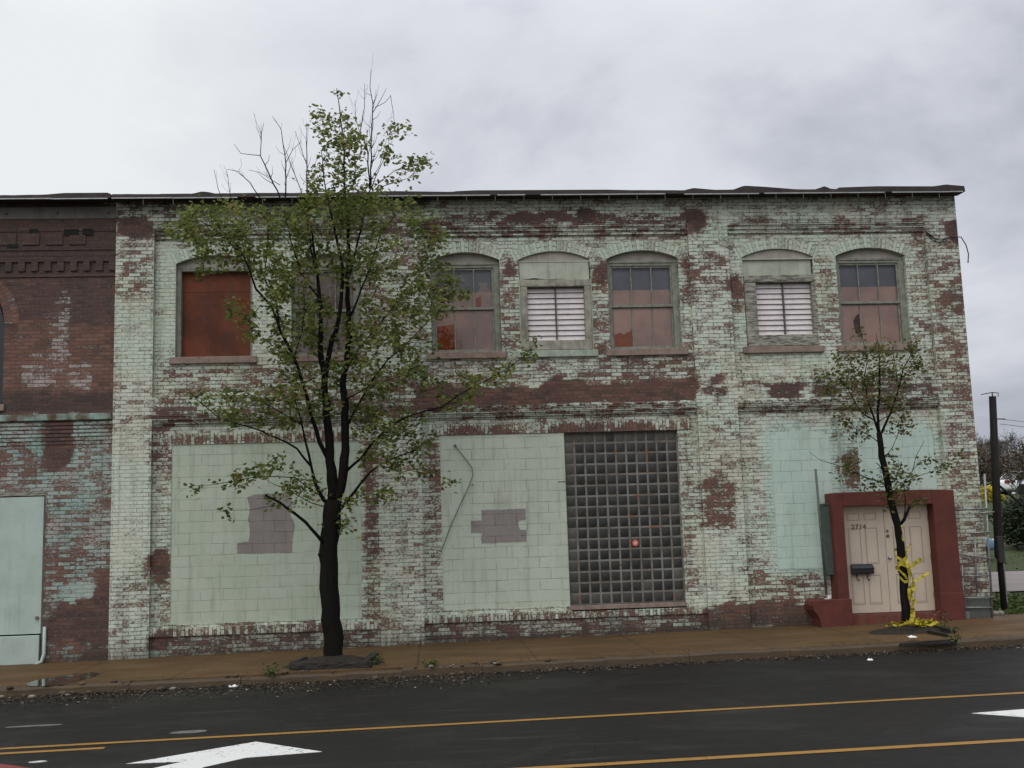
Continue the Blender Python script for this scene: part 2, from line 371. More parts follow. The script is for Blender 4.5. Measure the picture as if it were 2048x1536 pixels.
def grout_mat():
    t = NT('rusty_grout', .85); uv = t.uvw()
    n = t.noise(uv, 2.2, 6, .7); c = t.mix(t.step(n, .35, .65), (.23, .225, .205), (.14, .12, .10))
    c = t.mix(t.step(t.noise(uv, 1, 4, .6, sx=(2.5, 7, 1), off=(5, 1, 0)), .6, .68), c, (.26, .105, .045)); t.color(c); return t.m
M['grout'] = grout_mat()

# --- ground materials
def asphalt_mat():
    t = NT('wet_asphalt', .55); o = t.obj(); t.p.inputs['Specular IOR Level'].default_value = .10
    n1 = t.noise(o, .35, 5, .6, sx=(.35, 1.6, 1)); n2 = t.noise(o, 70, 3, .7); n3 = t.noise(o, 1, 6, .65, sx=(.5, 5, 1), off=(3, 1, 0)); n4 = t.noise(o, 240, 2, .6)
    c = t.mix(t.step(n1, .35, .65), (.0100, .0092, .0082), (.0165, .015, .0135))
    n5 = t.noise(o, .6, 7, .7, off=(9, 4, 0), dist=.6); c = t.mix(t.math('MULTIPLY', t.step(n5, .5, .62), .5), c, (.030, .028, .026))
    n6 = t.noise(o, 1.1, 8, .62, off=(1, 14, 0), dist=1.2); ck = t.math('ABSOLUTE', t.math('SUBTRACT', n6, .5)); c = t.mix(t.math('MULTIPLY', t.math('SUBTRACT', 1.0, t.step(ck, .002, .007)), .6), c, (.006, .006, .006))
    c = t.mix(t.math('MULTIPLY', t.step(n3, .54, .76), .38), c, (.075, .072, .068)); n7 = t.noise(o, 16, 4, .8, off=(2, 8, 0)); c = t.mix(t.math('MULTIPLY', t.step(n7, .54, .72), .5), c, (.048, .044, .040))
    c = t.mix(t.math('MULTIPLY', t.step(n2, .52, .78), .6), c, (.072, .066, .06))
    c = t.mix(t.math('MULTIPLY', t.step(n4, .45, .7), .35), c, (.012, .012, .012))
    t.color(c); t.val(t.p.inputs['Roughness'], t.math('MULTIPLY_ADD', t.step(n1, .3, .7), .25, .42))
    t.bump(t.math('ADD', n2, n4), .5, .012); return t.m
M['asphalt'] = asphalt_mat()
def pavement_mat():
    t = NT('wet_brown_pavement', .5); o = t.obj(); t.p.inputs['Specular IOR Level'].default_value = .12
    n1 = t.noise(o, .7, 6, .62, sx=(.7, 1.4, 1)); n2 = t.noise(o, 60, 3, .7); n3 = t.noise(o, 2.2, 6, .7, off=(7, 3, 0))
    sx = t.n('ShaderNodeSeparateXYZ'); t.l(o, sx.inputs[0])
    jx = t.math('ABSOLUTE', t.math('SUBTRACT', t.math('FRACT', t.math('DIVIDE', t.math('ADD', sx.outputs[0], .25), 1.83)), .5))
    joint = t.math('MULTIPLY', t.step(jx, .488, .496), .7)
    c = t.mix(t.step(n1, .35, .68), (.128, .076, .034), (.085, .054, .026))
    c = t.mix(t.math('MULTIPLY', t.step(n3, .52, .75), .6), c, (.06, .044, .028))
    c = t.mix(t.math('MULTIPLY', t.step(n2, .5, .75), .4), c, (.07, .05, .03))
    c = t.mix(joint, c, (.04, .03, .022)); t.color(c)
    t.val(t.p.inputs['Roughness'], t.math('MULTIPLY_ADD', t.step(n1, .35, .65), .25, .55)); t.bump(n2, .4, .008); return t.m
M['pavement'] = pavement_mat()
M['kerb'] = flat_mat('kerb_stone', (.085, .054, .028), .65, .5, 5, sx=(.6, 2, 2), bump=1.0, col2=(.06, .045, .03))
M['grass'] = flat_mat('grass_ground', (.035, .055, .016), .95, .4, 3, bump=.6, col2=(.055, .055, .022))
M['paleroad'] = flat_mat('pale_concrete_road', (.25, .215, .205), .8, .2, 1.2, sx=(.4, 1.5, 1), bump=.1)
M['ground'] = flat_mat('far_ground', (.05, .05, .035), .95, .4, .2, bump=0)
def marking_mat(name, col, thr):
    t = NT(name, .55); o = t.obj(); n = t.noise(o, 22, 5, .7); n2 = t.noise(o, 2, 4, .6)
    v = t.math('ADD', t.math('MULTIPLY', n, .7), t.math('MULTIPLY', n2, .3))
    t.color(t.mix(t.step(v, thr, thr+.07), col, (.06, .056, .05))); return t.m
M['yellow'] = marking_mat('worn_yellow_paint', (.30, .155, .028), .55); M['whitepaint'] = marking_mat('white_road_paint', (.66, .66, .64), .545)
def puddle_mat():
    t = NT('rain_water', .03); t.color((.03, .024, .017)); t.p.inputs['Specular IOR Level'].default_value = .6; return t.m
M['puddle'] = puddle_mat()

# ------------------------------------------------------------------ wear maps (paint loss, grime, soot), traced on the wall itself
class Wear:
    def __init__(s, base, grime=.0, soot=.1): s.b = base; s.g = grime; s.s = soot; s.r = []
    def rect(s, x0, y0, x1, y1, w=None, soft=.12, g=None, soot=None, tint=None):
        a, b = at(x0, (y0+y1)/2), at(x1, (y0+y1)/2); c, d = at((x0+x1)/2, y0), at((x0+x1)/2, y1)
        s.r.append((a.x, b.x, d.z, c.z, soft, w, g, soot, tint)); return s
    def __call__(s, X, Z):
        W = np.full(X.shape, s.b, float); G = np.full(X.shape, s.g, float); S = np.full(X.shape, s.s, float); T = np.zeros(X.shape)
        j = np.array([mnoise.noise(Vector((x*1.6, z*2.4, 3.0)))*.16 for x, z in zip(X, Z)])
        j2 = np.array([mnoise.noise(Vector((x*4.1, z*5.2, 9.0)))*.13+mnoise.noise(Vector((x*.9, z*1.1, 5.0)))*.10 for x, z in zip(X, Z)])
        for (x0, x1, z0, z1, soft, w, g, so, ti) in s.r:
            dx, dz = np.minimum(X-x0, x1-X), np.minimum(Z-z0, z1-Z); hs = min(x1-x0, z1-z0)/2
            d = np.minimum(dx, dz)-min(.10, .3*hs)*np.exp(-np.abs(dx-dz)/.12)+(j+j2)*min(1.0, soft/.12, hs/.26)
            k = np.clip(d/soft+.5, 0, 1)
            if w is not None: W = W*(1-k)+w*k
            if g is not None: G = G*(1-k)+g*k
            if so is not None: S = S*(1-k)+so*k
            if ti is not None: T = T*(1-k)+ti*k
        # lowest courses darken towards the ground
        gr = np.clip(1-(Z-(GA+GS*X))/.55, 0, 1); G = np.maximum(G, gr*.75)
        W = W-.11*np.exp(-((W-.64)/.16)**2)
        return np.clip(W+j*.22, 0, 1.05), np.clip(G, 0, 1), np.clip(S, 0, 1), np.clip(T, 0, 1)
WP = Wear(.29, .05, .15)
r = WP.rect
r(238, 395, 1920, 425, .36, g=.25); r(240, 425, 312, 480, 1.0, soot=.55); r(240, 392, 860, 430, .52, g=.5, soot=.6); r(300, 430, 860, 480, .62, soot=.6, g=.3)
r(860, 426, 1400, 450, .72, soot=.6); r(1020, 424, 1085, 446, 1.0, soot=.7); r(1155, 418, 1185, 446, .9, soot=.6); r(1372, 418, 1408, 462, 1.0, soot=.8)
r(860, 446, 1385, 472, .62, soot=.3); r(840, 445, 885, 480, .9); r(1455, 436, 1855, 462, .50, g=.35)
r(240, 485, 310, 600, .50); r(240, 600, 312, 760, .22); r(225, 760, 305, 860, .36); r(215, 860, 305, 1140, .17); r(215, 1140, 300, 1330, .36, g=.15)
r(312, 480, 350, 700, .16); r(505, 500, 585, 720, .20); r(718, 480, 862, 700, .44)
r(310, 735, 560, 800, .50); r(500, 740, 860, 800, .56); r(305, 800, 860, 850, .66, soot=.45, g=.2); r(1000, 500, 1040, 700, .58); r(1003, 512, 1037, 556, .95); r(1186, 515, 1220, 700, .54); r(1192, 526, 1217, 572, .92); r(1192, 690, 1218, 710, .8)
r(1364, 500, 1404, 615, .70); r(1364, 615, 1400, 760, .40); r(1390, 460, 1460, 500, .40); r(1390, 500, 1470, 600, .55, soot=.35); r(1395, 640, 1425, 682, .72); r(1455, 535, 1492, 625, .80, soot=.1, g=.2); r(1400, 600, 1480, 760, .33)
r(845, 712, 1180, 748, .42); r(1180, 708, 1385, 770, .66, soot=.3); r(840, 744, 1200, 770, .52); r(830, 768, 1398, 812, 1.02, soot=.22); r(900, 808, 1396, 840, .56)
r(1398, 756, 1452, 796, .86, soot=.5); r(1480, 748, 1885, 768, .56, g=.2); r(1530, 766, 1610, 806, .88, soot=.75); r(1610, 758, 1885, 806, .64, soot=.7, g=.3); r(1480, 802, 1885, 822, .6, soot=.4)
r(1500, 700, 1860, 750, .24); r(1640, 520, 1680, 690, .46); r(1822, 520, 1850, 680, .40)
r(1852, 440, 1945, 800, .56, soot=.25); r(1898, 440, 1925, 482, 1.0, soot=.6); r(1890, 550, 1935, 625, .70); r(1852, 480, 1900, 545, .45); r(1885, 700, 1950, 800, .62); r(1885, 800, 1990, 1000, .44); r(1900, 1000, 1995, 1230, .50, g=.25)
r(845, 838, 1396, 850, .40); r(868, 850, 1390, 868, .78, soot=.15, soft=.06); r(848, 868, 882, 1010, .66); r(848, 1010, 885, 1225, .46); r(1364, 862, 1400, 1220, .45, g=.15)
r(1396, 820, 1478, 950, .38); r(1402, 955, 1475, 1065, .72); r(1400, 1065, 1480, 1180, .25); r(838, 1222, 1420, 1262, .62, g=.2, soot=.2); r(838, 1262, 1420, 1290, .75, g=.4, soot=.4)
r(1478, 822, 1545, 1160, .32); r(1670, 840, 1735, 985, .36); r(1690, 890, 1728, 985, .70); r(1500, 1135, 1655, 1260, .50); r(1410, 1205, 1625, 1262, .84, g=.15); r(1560, 1140, 1640, 1175, .7)
r(300, 850, 342, 945, .72); r(300, 865, 725, 890, .66, soft=.06); r(300, 945, 342, 1085, .36); r(298, 1088, 338, 1172, .92, soot=.4); r(298, 1172, 338, 1260, .40); r(300, 1255, 765, 1320, .64, g=.35, soot=.35); r(292, 1268, 328, 1302, 1.0, soot=0)
r(725, 880, 760, 1110, .72); r(725, 1110, 762, 1260, .5); r(758, 850, 846, 1260, .34); r(755, 1240, 850, 1300, .40, g=.2)
r(1540, 845, 1890, 1142, .17, soft=.25, tint=.9); r(1690, 890, 1728, 985, .72); r(1660, 850, 1735, 890, .40)
WL = Wear(.66, .1, .3)
r = WL.rect
r(-160, 400, 240, 830, .9, tint=1.0)
r(-160, 400, 240, 560, .92, g=.35, soot=.85); r(-160, 440, 240, 470, .85, soot=.6); r(-160, 556, 240, 660, .93, soot=.7, g=.15); r(-160, 650, 240, 810, .82, soot=.12); r(-160, 700, 240, 790, .80, soot=.0); r(40, 720, 190, 805, .58, soot=.0); r(100, 590, 140, 800, .66); r(185, 640, 240, 800, .9, soot=.0); r(-160, 785, 240, 830, .95, g=.4, soot=.7)
r(-160, 838, 228, 1000, .40); r(80, 840, 135, 940, .95, soot=.5); r(20, 850, 85, 885, .35); r(150, 845, 225, 885, .40, g=.2); r(-160, 890, 85, 985, .62); r(95, 1000, 225, 1110, .42); r(90, 1110, 215, 1160, .66); r(100, 1160, 200, 1205, .22); r(190, 1130, 220, 1220, .9); r(90, 1210, 225, 1300, 1.0, soot=.62); r(95, 1288, 170, 1335, .72, soot=0); r(150, 1290, 225, 1340, .9, soot=.6, g=.3)

# ------------------------------------------------------------------ building 1: the long painted brick building
ZT = 8.50
BX0, BX1 = -5.77, 10.53
bld = thing('painted_brick_building', 'long two storey brick building with peeling mint paint, arched upper windows and red doorway', 'building', (2.4, 0, 0))
PIL = [(-5.77, -5.07), (-.95, -.16), (5.10, 5.88), (9.87, BX1)]
BAY = [(-5.07, -.95), (-.16, 5.10), (5.88, 9.87)]
RY = .11                                    # recess of the bays
SPR, CRN, SILL = 7.23, 7.39, 5.44
WIN = [(-4.69, -3.27), (-2.55, -1.24), (.08, 1.41), (1.78, 3.16), (3.50, 4.90), (6.17, 7.59), (8.05, 9.46)]
def arch(xl, xr, spr=SPR, crn=CRN):
    h = crn-spr; w = (xr-xl)/2; rad = (w*w+h*h)/(2*h); xc = (xl+xr)/2
    return lambda x: crn-rad+math.sqrt(max(0, rad*rad-(x-xc)**2))
def wall_cols(mb, x0, x1, z0, z1, Y, ops, dx=.08, dz=.075):
    xs = set(np.round(np.linspace(x0, x1, max(2, math.ceil((x1-x0)/dx)+1)), 4).tolist())
    for (a, b, lo, top) in ops: xs |= {round(a, 4), round(b, 4)}
    xs = sorted(xs)
    for xa, xb in zip(xs, xs[1:]):
        if xb-xa < 1e-4: continue
        segs = [((z0, z0), (z1, z1))]; xm = (xa+xb)/2
        for (a, b, lo, top) in sorted(ops, key=lambda o: o[2]):
            if a < xm < b:
                s0, s1 = segs.pop(); f = top if callable(top) else (lambda x, t=top: t)
                segs.append((s0, (lo, lo))); segs.append(((f(xa), f(xb)), s1))
        for (la, lb), (ha, hb) in segs:
            if ha-la < 1e-4 and hb-lb < 1e-4: continue
            n = max(1, math.ceil((ha-la)/dz))
            for k in range(n):
                u, w = k/n, (k+1)/n
                mb.quad((xa, Y, la+(ha-la)*u), (xb, Y, lb+(hb-lb)*u), (xb, Y, lb+(hb-lb)*w), (xa, Y, la+(ha-la)*w))
def reveal(mb, xl, xr, lo, top, y0, y1):
    f = top if callable(top) else (lambda x: top)
    n = 14 if callable(top) else 1
    mb.grid(lambda u, v: (xl, y0+(y1-y0)*u, lo+(f(xl)-lo)*v), 2, 12)
    mb.grid(lambda u, v: (xr, y1+(y0-y1)*u, lo+(f(xr)-lo)*v), 2, 12)
    for i in range(n):
        a = xl+(xr-xl)*i/n; b = xl+(xr-xl)*(i+1)/n
        mb.quad((a, y0, f(a)), (b, y0, f(b)), (b, y1, f(b)), (a, y1, f(a)))
    mb.quad((xl, y0, lo), (xr, y0, lo), (xr, y1, lo), (xl, y1, lo))

w = MB()
w.front(BX0, BX1, 7.925, ZT, 0)
for k, (a, b) in enumerate(BAY):
    zb = 4.68 if k == 0 else 4.77
    w.front(a, b, 4.332, zb, 0)
    w.quad((a, 0, zb), (b, 0, zb), (b, RY, zb), (a, RY, zb))
    ops = [(xl, xr, SILL-.13, arch(xl, xr)) for xl, xr in WIN if a < xl < b]
    wall_cols(w, a, b, zb, 7.93, RY, ops)
    for o in ops: reveal(w, o[0], o[1], o[2], o[3], RY, .34)
LOW = {0: [(-4.73, -1.29, .57, 3.81)], 1: [(.19, 2.535, .65, 3.865), (2.535, 4.715, .65, 3.865)], 2: [(7.62, 9.56, -.4, 2.45)]}
for k, (a, b) in enumerate(BAY):
    ops = LOW[k]
    if k == 1: ops = [(.19, 4.715, .65, 3.865)]
    wall_cols(w, a, b, -.45, 4.34, RY, ops)
    for o in ops: reveal(w, o[0], o[1], o[2], o[3], RY, .34)
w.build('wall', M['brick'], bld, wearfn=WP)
for a, b in PIL:
    m = MB(); m.front(a, b, -.45, 7.925, 0)
    for x, f in ((a, 1), (b, -1)): m.grid(lambda u, v: (x, (RY*(1-u) if f > 0 else RY*u), -.45+8.375*v), 1, 110)
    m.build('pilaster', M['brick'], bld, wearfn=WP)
def corbel(a, b, z0, n, h, y_in):
    m = MB()
    for i in range(n):
        y = RY-.012-(i+1)*(RY-.012)/(n+.35); lo = z0+i*h; hi = lo+h
        nx = math.ceil((b-a)/.1)
        jit = [random.uniform(-.004, .004) for _ in range(nx+1)]
        m.grid(lambda u, v: (a+(b-a)*u, y+jit[int(round(u*nx))], lo+(hi-lo)*v), nx, 1)
        m.quad((a, y, lo+.001), (a, RY+.01, lo+.001), (b, RY+.01, lo+.001), (b, y, lo+.001))
    return m
for a, b in BAY:
    corbel(a, b, 7.70, 3, .0745, 0).build('corbel', M['brick'], bld, wearfn=WP)
    corbel(a, b, 4.195, 2, .0685, 0).build('corbel', M['brick'], bld, wearfn=WP)
# dentils worked out of the belt over the middle and right bays
def crenel(x0, x1, zt, zb, zm, wd, pitch):
    pl = [(x0, zt)]; x = x0
    while x+pitch < x1: pl += [(x, zb), (x+wd, zb), (x+wd, zm), (x+pitch, zm)]; x += pitch
    pl += [(x, zb), (x1, zb), (x1, zt)]; return pl[::-1]
for a, b in BAY[1:]:
    m = MB(); m.prism(crenel(a+.02, b-.02, 4.40, 4.34, 4.382, .11, .22), -.016, .02); m.build('dentil_course', M['brick'], bld, wearfn=WP, recalc=True)
# soldier courses and segmental arch rings, standing 3 mm proud
def soldier(a, b, z0, z1):
    m = MB(); n = math.ceil((b-a)/.1)
    m.grid(lambda u, v: (a+(b-a)*u, RY-.004, z0+(z1-z0)*v), n, 2, lambda u, v: (z0*1.7+(z1-z0)*v+.03, a+(b-a)*u))
    m.quad((a, RY-.004, z0), (b, RY-.004, z0), (b, RY+.02, z0), (a, RY+.02, z0)); return m
soldier(-4.95, -1.0, 3.815, 4.02).build('soldier_course', M['brick'], bld, wearfn=WP)
soldier(-.05, 4.95, 3.87, 4.075).build('soldier_course', M['brick'], bld, wearfn=WP)
for a, b, z in ((-5.07, -.95, .44), (-.16, 5.10, .50)):
    m = MB(); n = math.ceil((b-a)/.1)
    m.grid(lambda u, v: (a+(b-a)*u, RY-.05, z-.075+.145*v), n, 2, lambda u, v: (.145*v, a+(b-a)*u))
    m.quad((a, RY-.05, z+.07), (b, RY-.05, z+.07), (b, RY+.2, z+.07), (a, RY+.2, z+.07)); m.quad((a, RY-.05, z-.075), (a, RY+.02, z-.075), (b, RY+.02, z-.075), (b, RY-.05, z-.075))
    m.build('ledge_course', M['brick'], bld, wearfn=WP)
def arch_ring(m, xl, xr, t0, t1, Y, spr=SPR, crn=CRN):
    h = crn-spr; wd = (xr-xl)/2; rad = (wd*wd+h*h)/(2*h); xc = (xl+xr)/2; zc = crn-rad; th = math.asin(min(1, (wd)/rad)) * 1.10
    def P(u, v):
        a = -th+2*th*u; q = rad+t0+(t1-t0)*v; return (xc+q*math.sin(a), Y, zc+q*math.cos(a))
    m.grid(P, 24, 2, lambda u, v: (.106+(t1-t0)*v, rad*2*th*u))
for xl, xr in WIN:
    m = MB(); arch_ring(m, xl, xr, .0, .105, RY-.004); arch_ring(m, xl, xr, .107, .212, RY-.004); m.build('window_arch', M['brick'], bld, wearfn=WP)

# --- windows
def arch_poly(xl, xr, zlo):
    f = arch(xl, xr); return [(xl, zlo), (xr, zlo)]+[(xr+(xl-xr)*i/14, f(xr+(xl-xr)*i/14)-.002) for i in range(15)]
def sill(parent, xl, xr, mat, z0=5.31, z1=SILL, ex=.09):
    m = MB(); m.box(xl-ex, xr+ex, .045, .36, z0, z1); m.build('sill', mat, parent, bevel=.012)
def sash_window(xl, xr, kind, label):
    f = MB(); jw = .075
    f.box(xl, xl+jw, .20, .33, SILL, SPR-.05); f.box(xr-jw-.045, xr, .20, .33, SILL, SPR-.05); f.box(xl+jw, xr-jw-.045, .203, .33, 7.10, SPR-.053)
    win = f.build('window', M['frame'], bld, bevel=.008); win['label'] = label
    b = MB(); b.prism(arch_poly(xl+.004, xr-.004, SPR-.055), .235, .32); b.build('arch_board', M['arch_board'], win)
    b = MB(); b.box(xl+.004, xr-.004, .185, .235, SPR-.075, SPR-.03); b.build('head_rail', M['frame'], win, bevel=.006)
    gl, gr = xl+jw, xr-jw-.045; dw = gr-gl
    def sash(z0, z1, y, top, bot):
        s_ = MB(); st = .032
        s_.box(gl, gl+st, y, y+.035, z0, z1); s_.box(gr-st, gr, y, y+.035, z0, z1); s_.box(gl+st, gr-st, y+.002, y+.033, z1-top, z1); s_.box(gl+st, gr-st, y+.002, y+.033, z0, z0+bot)
        for q in (1, 2):
            xx = gl+dw*q/3; s_.box(xx-.011, xx+.011, y+.005, y+.03, z0+bot, z1-top)
        so = s_.build('sash', M['frame'], win, bevel=.004)
        p = MB(); p.quad((gl+st, y+.018, z0+bot), (gr-st, y+.018, z0+bot), (gr-st, y+.018, z1-top), (gl+st, y+.018, z1-top)); p.build('pane', M['glass'], win)
    sash(6.285, 7.10, .225, .035, .05); sash(SILL+.005, 6.32, .262, .045, .07)
    zb = 6.64
    bm_ = MB(); bm_.box(gl, gr, .302, .312, SILL, zb if kind != 'two' else 7.10); bm_.build('backing_board', M['pink'] if kind != 'two' else M['pinkgrey'], win)
    g = MB(); g.box(gl, gr, .318, .328, zb, 7.12); g.build('blind', M['greyblind'], win)  # plain grey fill behind the upper panes, above the boards
    def patch(pts, mat, nm):
        q = MB(); q.prism(pts, .2995, .3035); q.build(nm, mat, win)
    if kind == 'five':
        patch([(gl, 5.5), (gl+dw/3, 5.5), (gl+dw/3, 5.90), (gl+dw*.30, 5.83), (gl+dw*.24, 5.80), (gl+dw*.19, 5.76), (gl+dw*.13, 5.80), (gl+dw*.05, 5.77), (gl, 5.74)], M['orange'], 'torn_opening')
    if kind == 'three':
        patch([(gl, 5.5), (gl+dw*.325, 5.5), (gl+dw*.325, 6.02), (gl, 5.98)], M['orange'], 'torn_opening'); patch([(gl+dw*.70, 6.30), (gl+dw*.78, 6.30), (gl+dw*.79, 6.56), (gl+dw*.70, 6.53)], M['orange'], 'torn_opening')
        q = MB(); q.prism([(gl+dw*.72, 6.60), (gl+dw*.95, 6.60), (gl+dw*.95, 6.70), (gl+dw*.88, 6.76), (gl+dw*.92, 6.83), (gl+dw*.74, 6.83), (gl+dw*.78, 6.74)], .310, .316); q.build('torn_paper', M['pinkgrey'], win)
    if kind == 'seven':
        patch([(gl+dw*.24, 5.72), (gl+dw*.31, 5.66), (gl+dw*.36, 5.80), (gl+dw*.35, 5.98), (gl+dw*.32, 6.10), (gl+dw*.27, 6.06), (gl+dw*.22, 5.96)], M['maroon'], 'torn_opening')
    return win
wA = sash_window(*WIN[1], 'two', 'sash window with pinkish boards behind the panes, half hidden by the large tree'); sill(wA, *WIN[1], M['stone'])
wA = sash_window(*WIN[2], 'three', 'sash window with grey upper panes and a bright orange lower left pane'); sill(wA, *WIN[2], M['stone'])
wA = sash_window(*WIN[4], 'five', 'sash window with a jagged orange hole in the lower left pink pane'); sill(wA, *WIN[4], M['stone'])
wA = sash_window(*WIN[6], 'seven', 'sash window with a small dark red hole in the lower left pane'); sill(wA, *WIN[6], M['stone'])
# boarded window
xl, xr = WIN[0]
f = MB(); f.box(xl, xl+.085, .20, .33, SILL, SPR-.05); f.box(xr-.05, xr, .20, .33, SILL, SPR-.05); f.box(xl+.085, xr-.05, .203, .33, 7.10, SPR-.053)
win = f.build('window', M['frame'], bld, bevel=.008); win['label'] = 'window closed with an orange brown board'
b = MB(); b.prism(arch_poly(xl+.004, xr-.004, SPR-.055), .215, .32); b.build('arch_board', M['arch_board'], win)
b = MB(); b.box(xl+.085, xr-.05, .325, .34, SILL, 6.72); b.box(xl+.085, xr-.05, .322, .337, 6.724, 7.10); b.build('board', M['plywood'], win)
sill(win, xl, xr, M['stone'])
# louvred windows
def louvre_window(xl, xr, lx0, lx1, lz0, lz1, label, worn):
    f = MB(); fm = M['peeling'] if worn else M['dirtyframe']
    zt = lz1+.14
    f.box(xl+.01, lx0, .075, .26, SILL+.02, zt-.14); f.box(lx1, xr-.005, .075, .26, SILL+.02, zt-.14); f.box(lx0-.01, lx1+.01, .235, .26, SILL+.03, lz0); f.box(lx0-.01, lx1+.01, .235, .262, lz1, zt-.02)
    win = f.build('window', fm if not worn else M['peeling'], bld, bevel=.012); win['label'] = label
    h = MB(); h.box(xl+.005, xr-.003, .06 if worn else .07, .27, lz1, zt); h.build('head_beam', M['peeling'] if worn else M['dirtyframe'], win, bevel=.014)
    h = MB(); h.box(xl+.02, xr-.01, .055, .265, SILL+.005, lz0); h.build('bottom_rail', M['peeling'] if worn else M['dirtyframe'], win, bevel=.012)
    b = MB(); b.prism(arch_poly(xl+.004, xr-.004, SPR-.03), .16, .26); b.build('arch_board', M['arch_board'], win)
    b = MB(); b.box(xl+.004, xr-.004, .12, .2, SPR-.055, SPR-.03); b.build('drip_strip', M['mintboard'], win)
    s_ = MB()
    if worn: s_.box(xl+.01, xr-.03, .17, .2, zt, SPR-.055)
    else:
        n = 22
        for i in range(n):
            x0 = xl+.01+(xr-xl-.03)*i/n; x1 = xl+.01+(xr-xl-.03)*(i+1)/n
            def bot(x): u = (x-xl)/(xr-xl); return zt+.005+.05*max(0, 1-abs(u-.2)/.2)*.9-.015*math.sin(u*9)
            def yy(x): return .125-.035*max(0, 1-abs((x-xl)/(xr-xl)-.2)/.25)
            s_.quad((x0, yy(x0), bot(x0)), (x1, yy(x1), bot(x1)), (x1, .13, SPR-.055), (x0, .13, SPR-.055))
    s_.build('sheet_panel', M['mintboard'], win)
    bk = MB(); bk.box(lx0-.01, lx1+.01, .25, .27, lz0-.01, lz1+.01); bk.build('louvre_back', M['dark'], win)
    n = 10; xm = lx0+(lx1-lx0)*.5
    L = MB()
    for (a, c) in ((lx0, xm-.012), (xm+.012, lx1)):
        for i in range(n):
            z0 = lz0+(lz1-lz0)*(i+.08)/n; z1 = lz0+(lz1-lz0)*(i+.93)/n; tl = random.uniform(-.006, .006)
            L.obox(((a+c)/2, .195, (z0+z1)/2), ((1, 0, tl/4), (0, .95, -.30), (0, .30, .95)), ((c-a)/2-.003, .003, (z1-z0)/2*1.13))
    L.build('louvre', M['slat'], win)
    mu = MB(); mu.box(xm-.011, xm+.011, .14, .24, lz0, lz1); mu.box(lx0, lx1, .135, .24, lz1-.012, lz1); mu.build('mullion', M['frame_d'], win)
    if not worn:
        for a, b, c in ((xl-.012, xl+.01, 5.33), (xr-.004, xr+.014, SILL-.06)): e = MB(); e.box(a, b, .062, .12, c, zt); e.build('edge_strip', M['mintstone'], win)
    return win
def zx(px, py): p = at(px, py, .17); return p.x, p.z
a0, a1 = zx(1057, 682), zx(1167, 575)
wA = louvre_window(*WIN[3], a0[0], zx(1169, 628)[0], zx(1112, 682)[1], zx(1112, 575)[1], 'louvred window with ten pale pink slats under a torn mint sheet', False); sill(wA, *WIN[3], M['mintstone'])
wA = louvre_window(*WIN[5], zx(1512, 620)[0], zx(1623, 620)[0], zx(1566, 671)[1], zx(1566, 566)[1], 'louvred window with weathered dark head beam above pale slats', True); sill(wA, *WIN[5], M['stone'])

# --- block infills
def infill(x0, x1, z0, z1, mat, label, Y=.15, bow=0):
    m = MB(); m.box(x0, x1, Y, Y+.1, z0, z1); o = m.build('block_infill', mat, bld); o['label'] = label; return o
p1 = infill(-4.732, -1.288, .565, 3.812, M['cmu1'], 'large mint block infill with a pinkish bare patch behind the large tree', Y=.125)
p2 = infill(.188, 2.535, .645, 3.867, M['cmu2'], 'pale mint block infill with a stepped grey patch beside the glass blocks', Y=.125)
def patch(parent, pxs, Y, mat, nm='bare_patch'):
    q0 = [at(px, py, Y) for px, py in pxs]; q = []; rn_ = random.Random(len(pxs))
    for a, b in zip(q0, q0[1:]+q0[:1]):
        n = max(2, int((b-a).length/.03)); q += [a+(b-a)*k/n+Vector((rn_.uniform(-.007, .007), 0, rn_.uniform(-.007, .007))) for k in range(n)]
    m = MB(); m.prism([(v.x, v.z) for v in q], Y-.004, Y+.01); m.build(nm, mat, parent, recalc=True)
patch(p1, [(474, 1086), (497, 1083), (500, 1062), (496, 1040), (500, 1018), (494, 995), (508, 989), (560, 986), (582, 988), (585, 1010), (581, 1030), (590, 1050), (586, 1072), (584, 1105), (474, 1107)], .125, M['bareblock'])
patch(p2, [(942, 1042), (963, 1041), (963, 1020), (1051, 1017), (1052, 1039), (1038, 1041), (1036, 1049), (1040, 1060), (1052, 1060), (1054, 1083), (964, 1087), (961, 1078), (965, 1066), (942, 1066)], .125, M['bareblock'])
# --- glass block panel
gx0, gx1, gz0, gz1 = 2.537, 4.713, .652, 3.863
m = MB(); m.box(gx0, gx1, .215, .25, gz0, gz1); gb = m.build('glass_block_panel', M['grout'], bld); gb['label'] = 'tall panel of dark dirty glass blocks'
m = MB(); m.box(gx0-.0, gx1, .06, .26, .535, .65); m.build('sill', M['stone'], gb, bevel=.01)
m = MB(); cols = []; nc, nr = 11, 16; random.seed(4)
cw = (gx1-gx0)/nc; rh = (gz1-gz0)/nr
for i in range(nc):
    for j in range(nr):
        cx, cz = gx0+cw*(i+.5), gz0+rh*(j+.5); hw, hh = cw/2-.0175, rh/2-.0175
        edge = (j >= nr-1)*.55+(i == 0)*.5+(i == nc-1)*.30+(j == 0)*.25
        tone = min(1, max(0, random.gauss(.28, .16)+edge+.25*max(0, (j-11)/5)))
        n0 = len(m.v)
        N = 4
        m.grid(lambda u, v: (cx+hw*(2*u-1), .2135-.012*(1-(2*u-1)**4)*(1-(2*v-1)**4), cz+hh*(2*v-1)), N, N)
        cols += [(tone, tone, tone)]*(len(m.v)-n0)
m.col = cols; m.build('glass_block', M['gblock'], gb, smooth=True); bpy.data.objects['glass_block']['label'] = 'grid of dark square glass blocks'
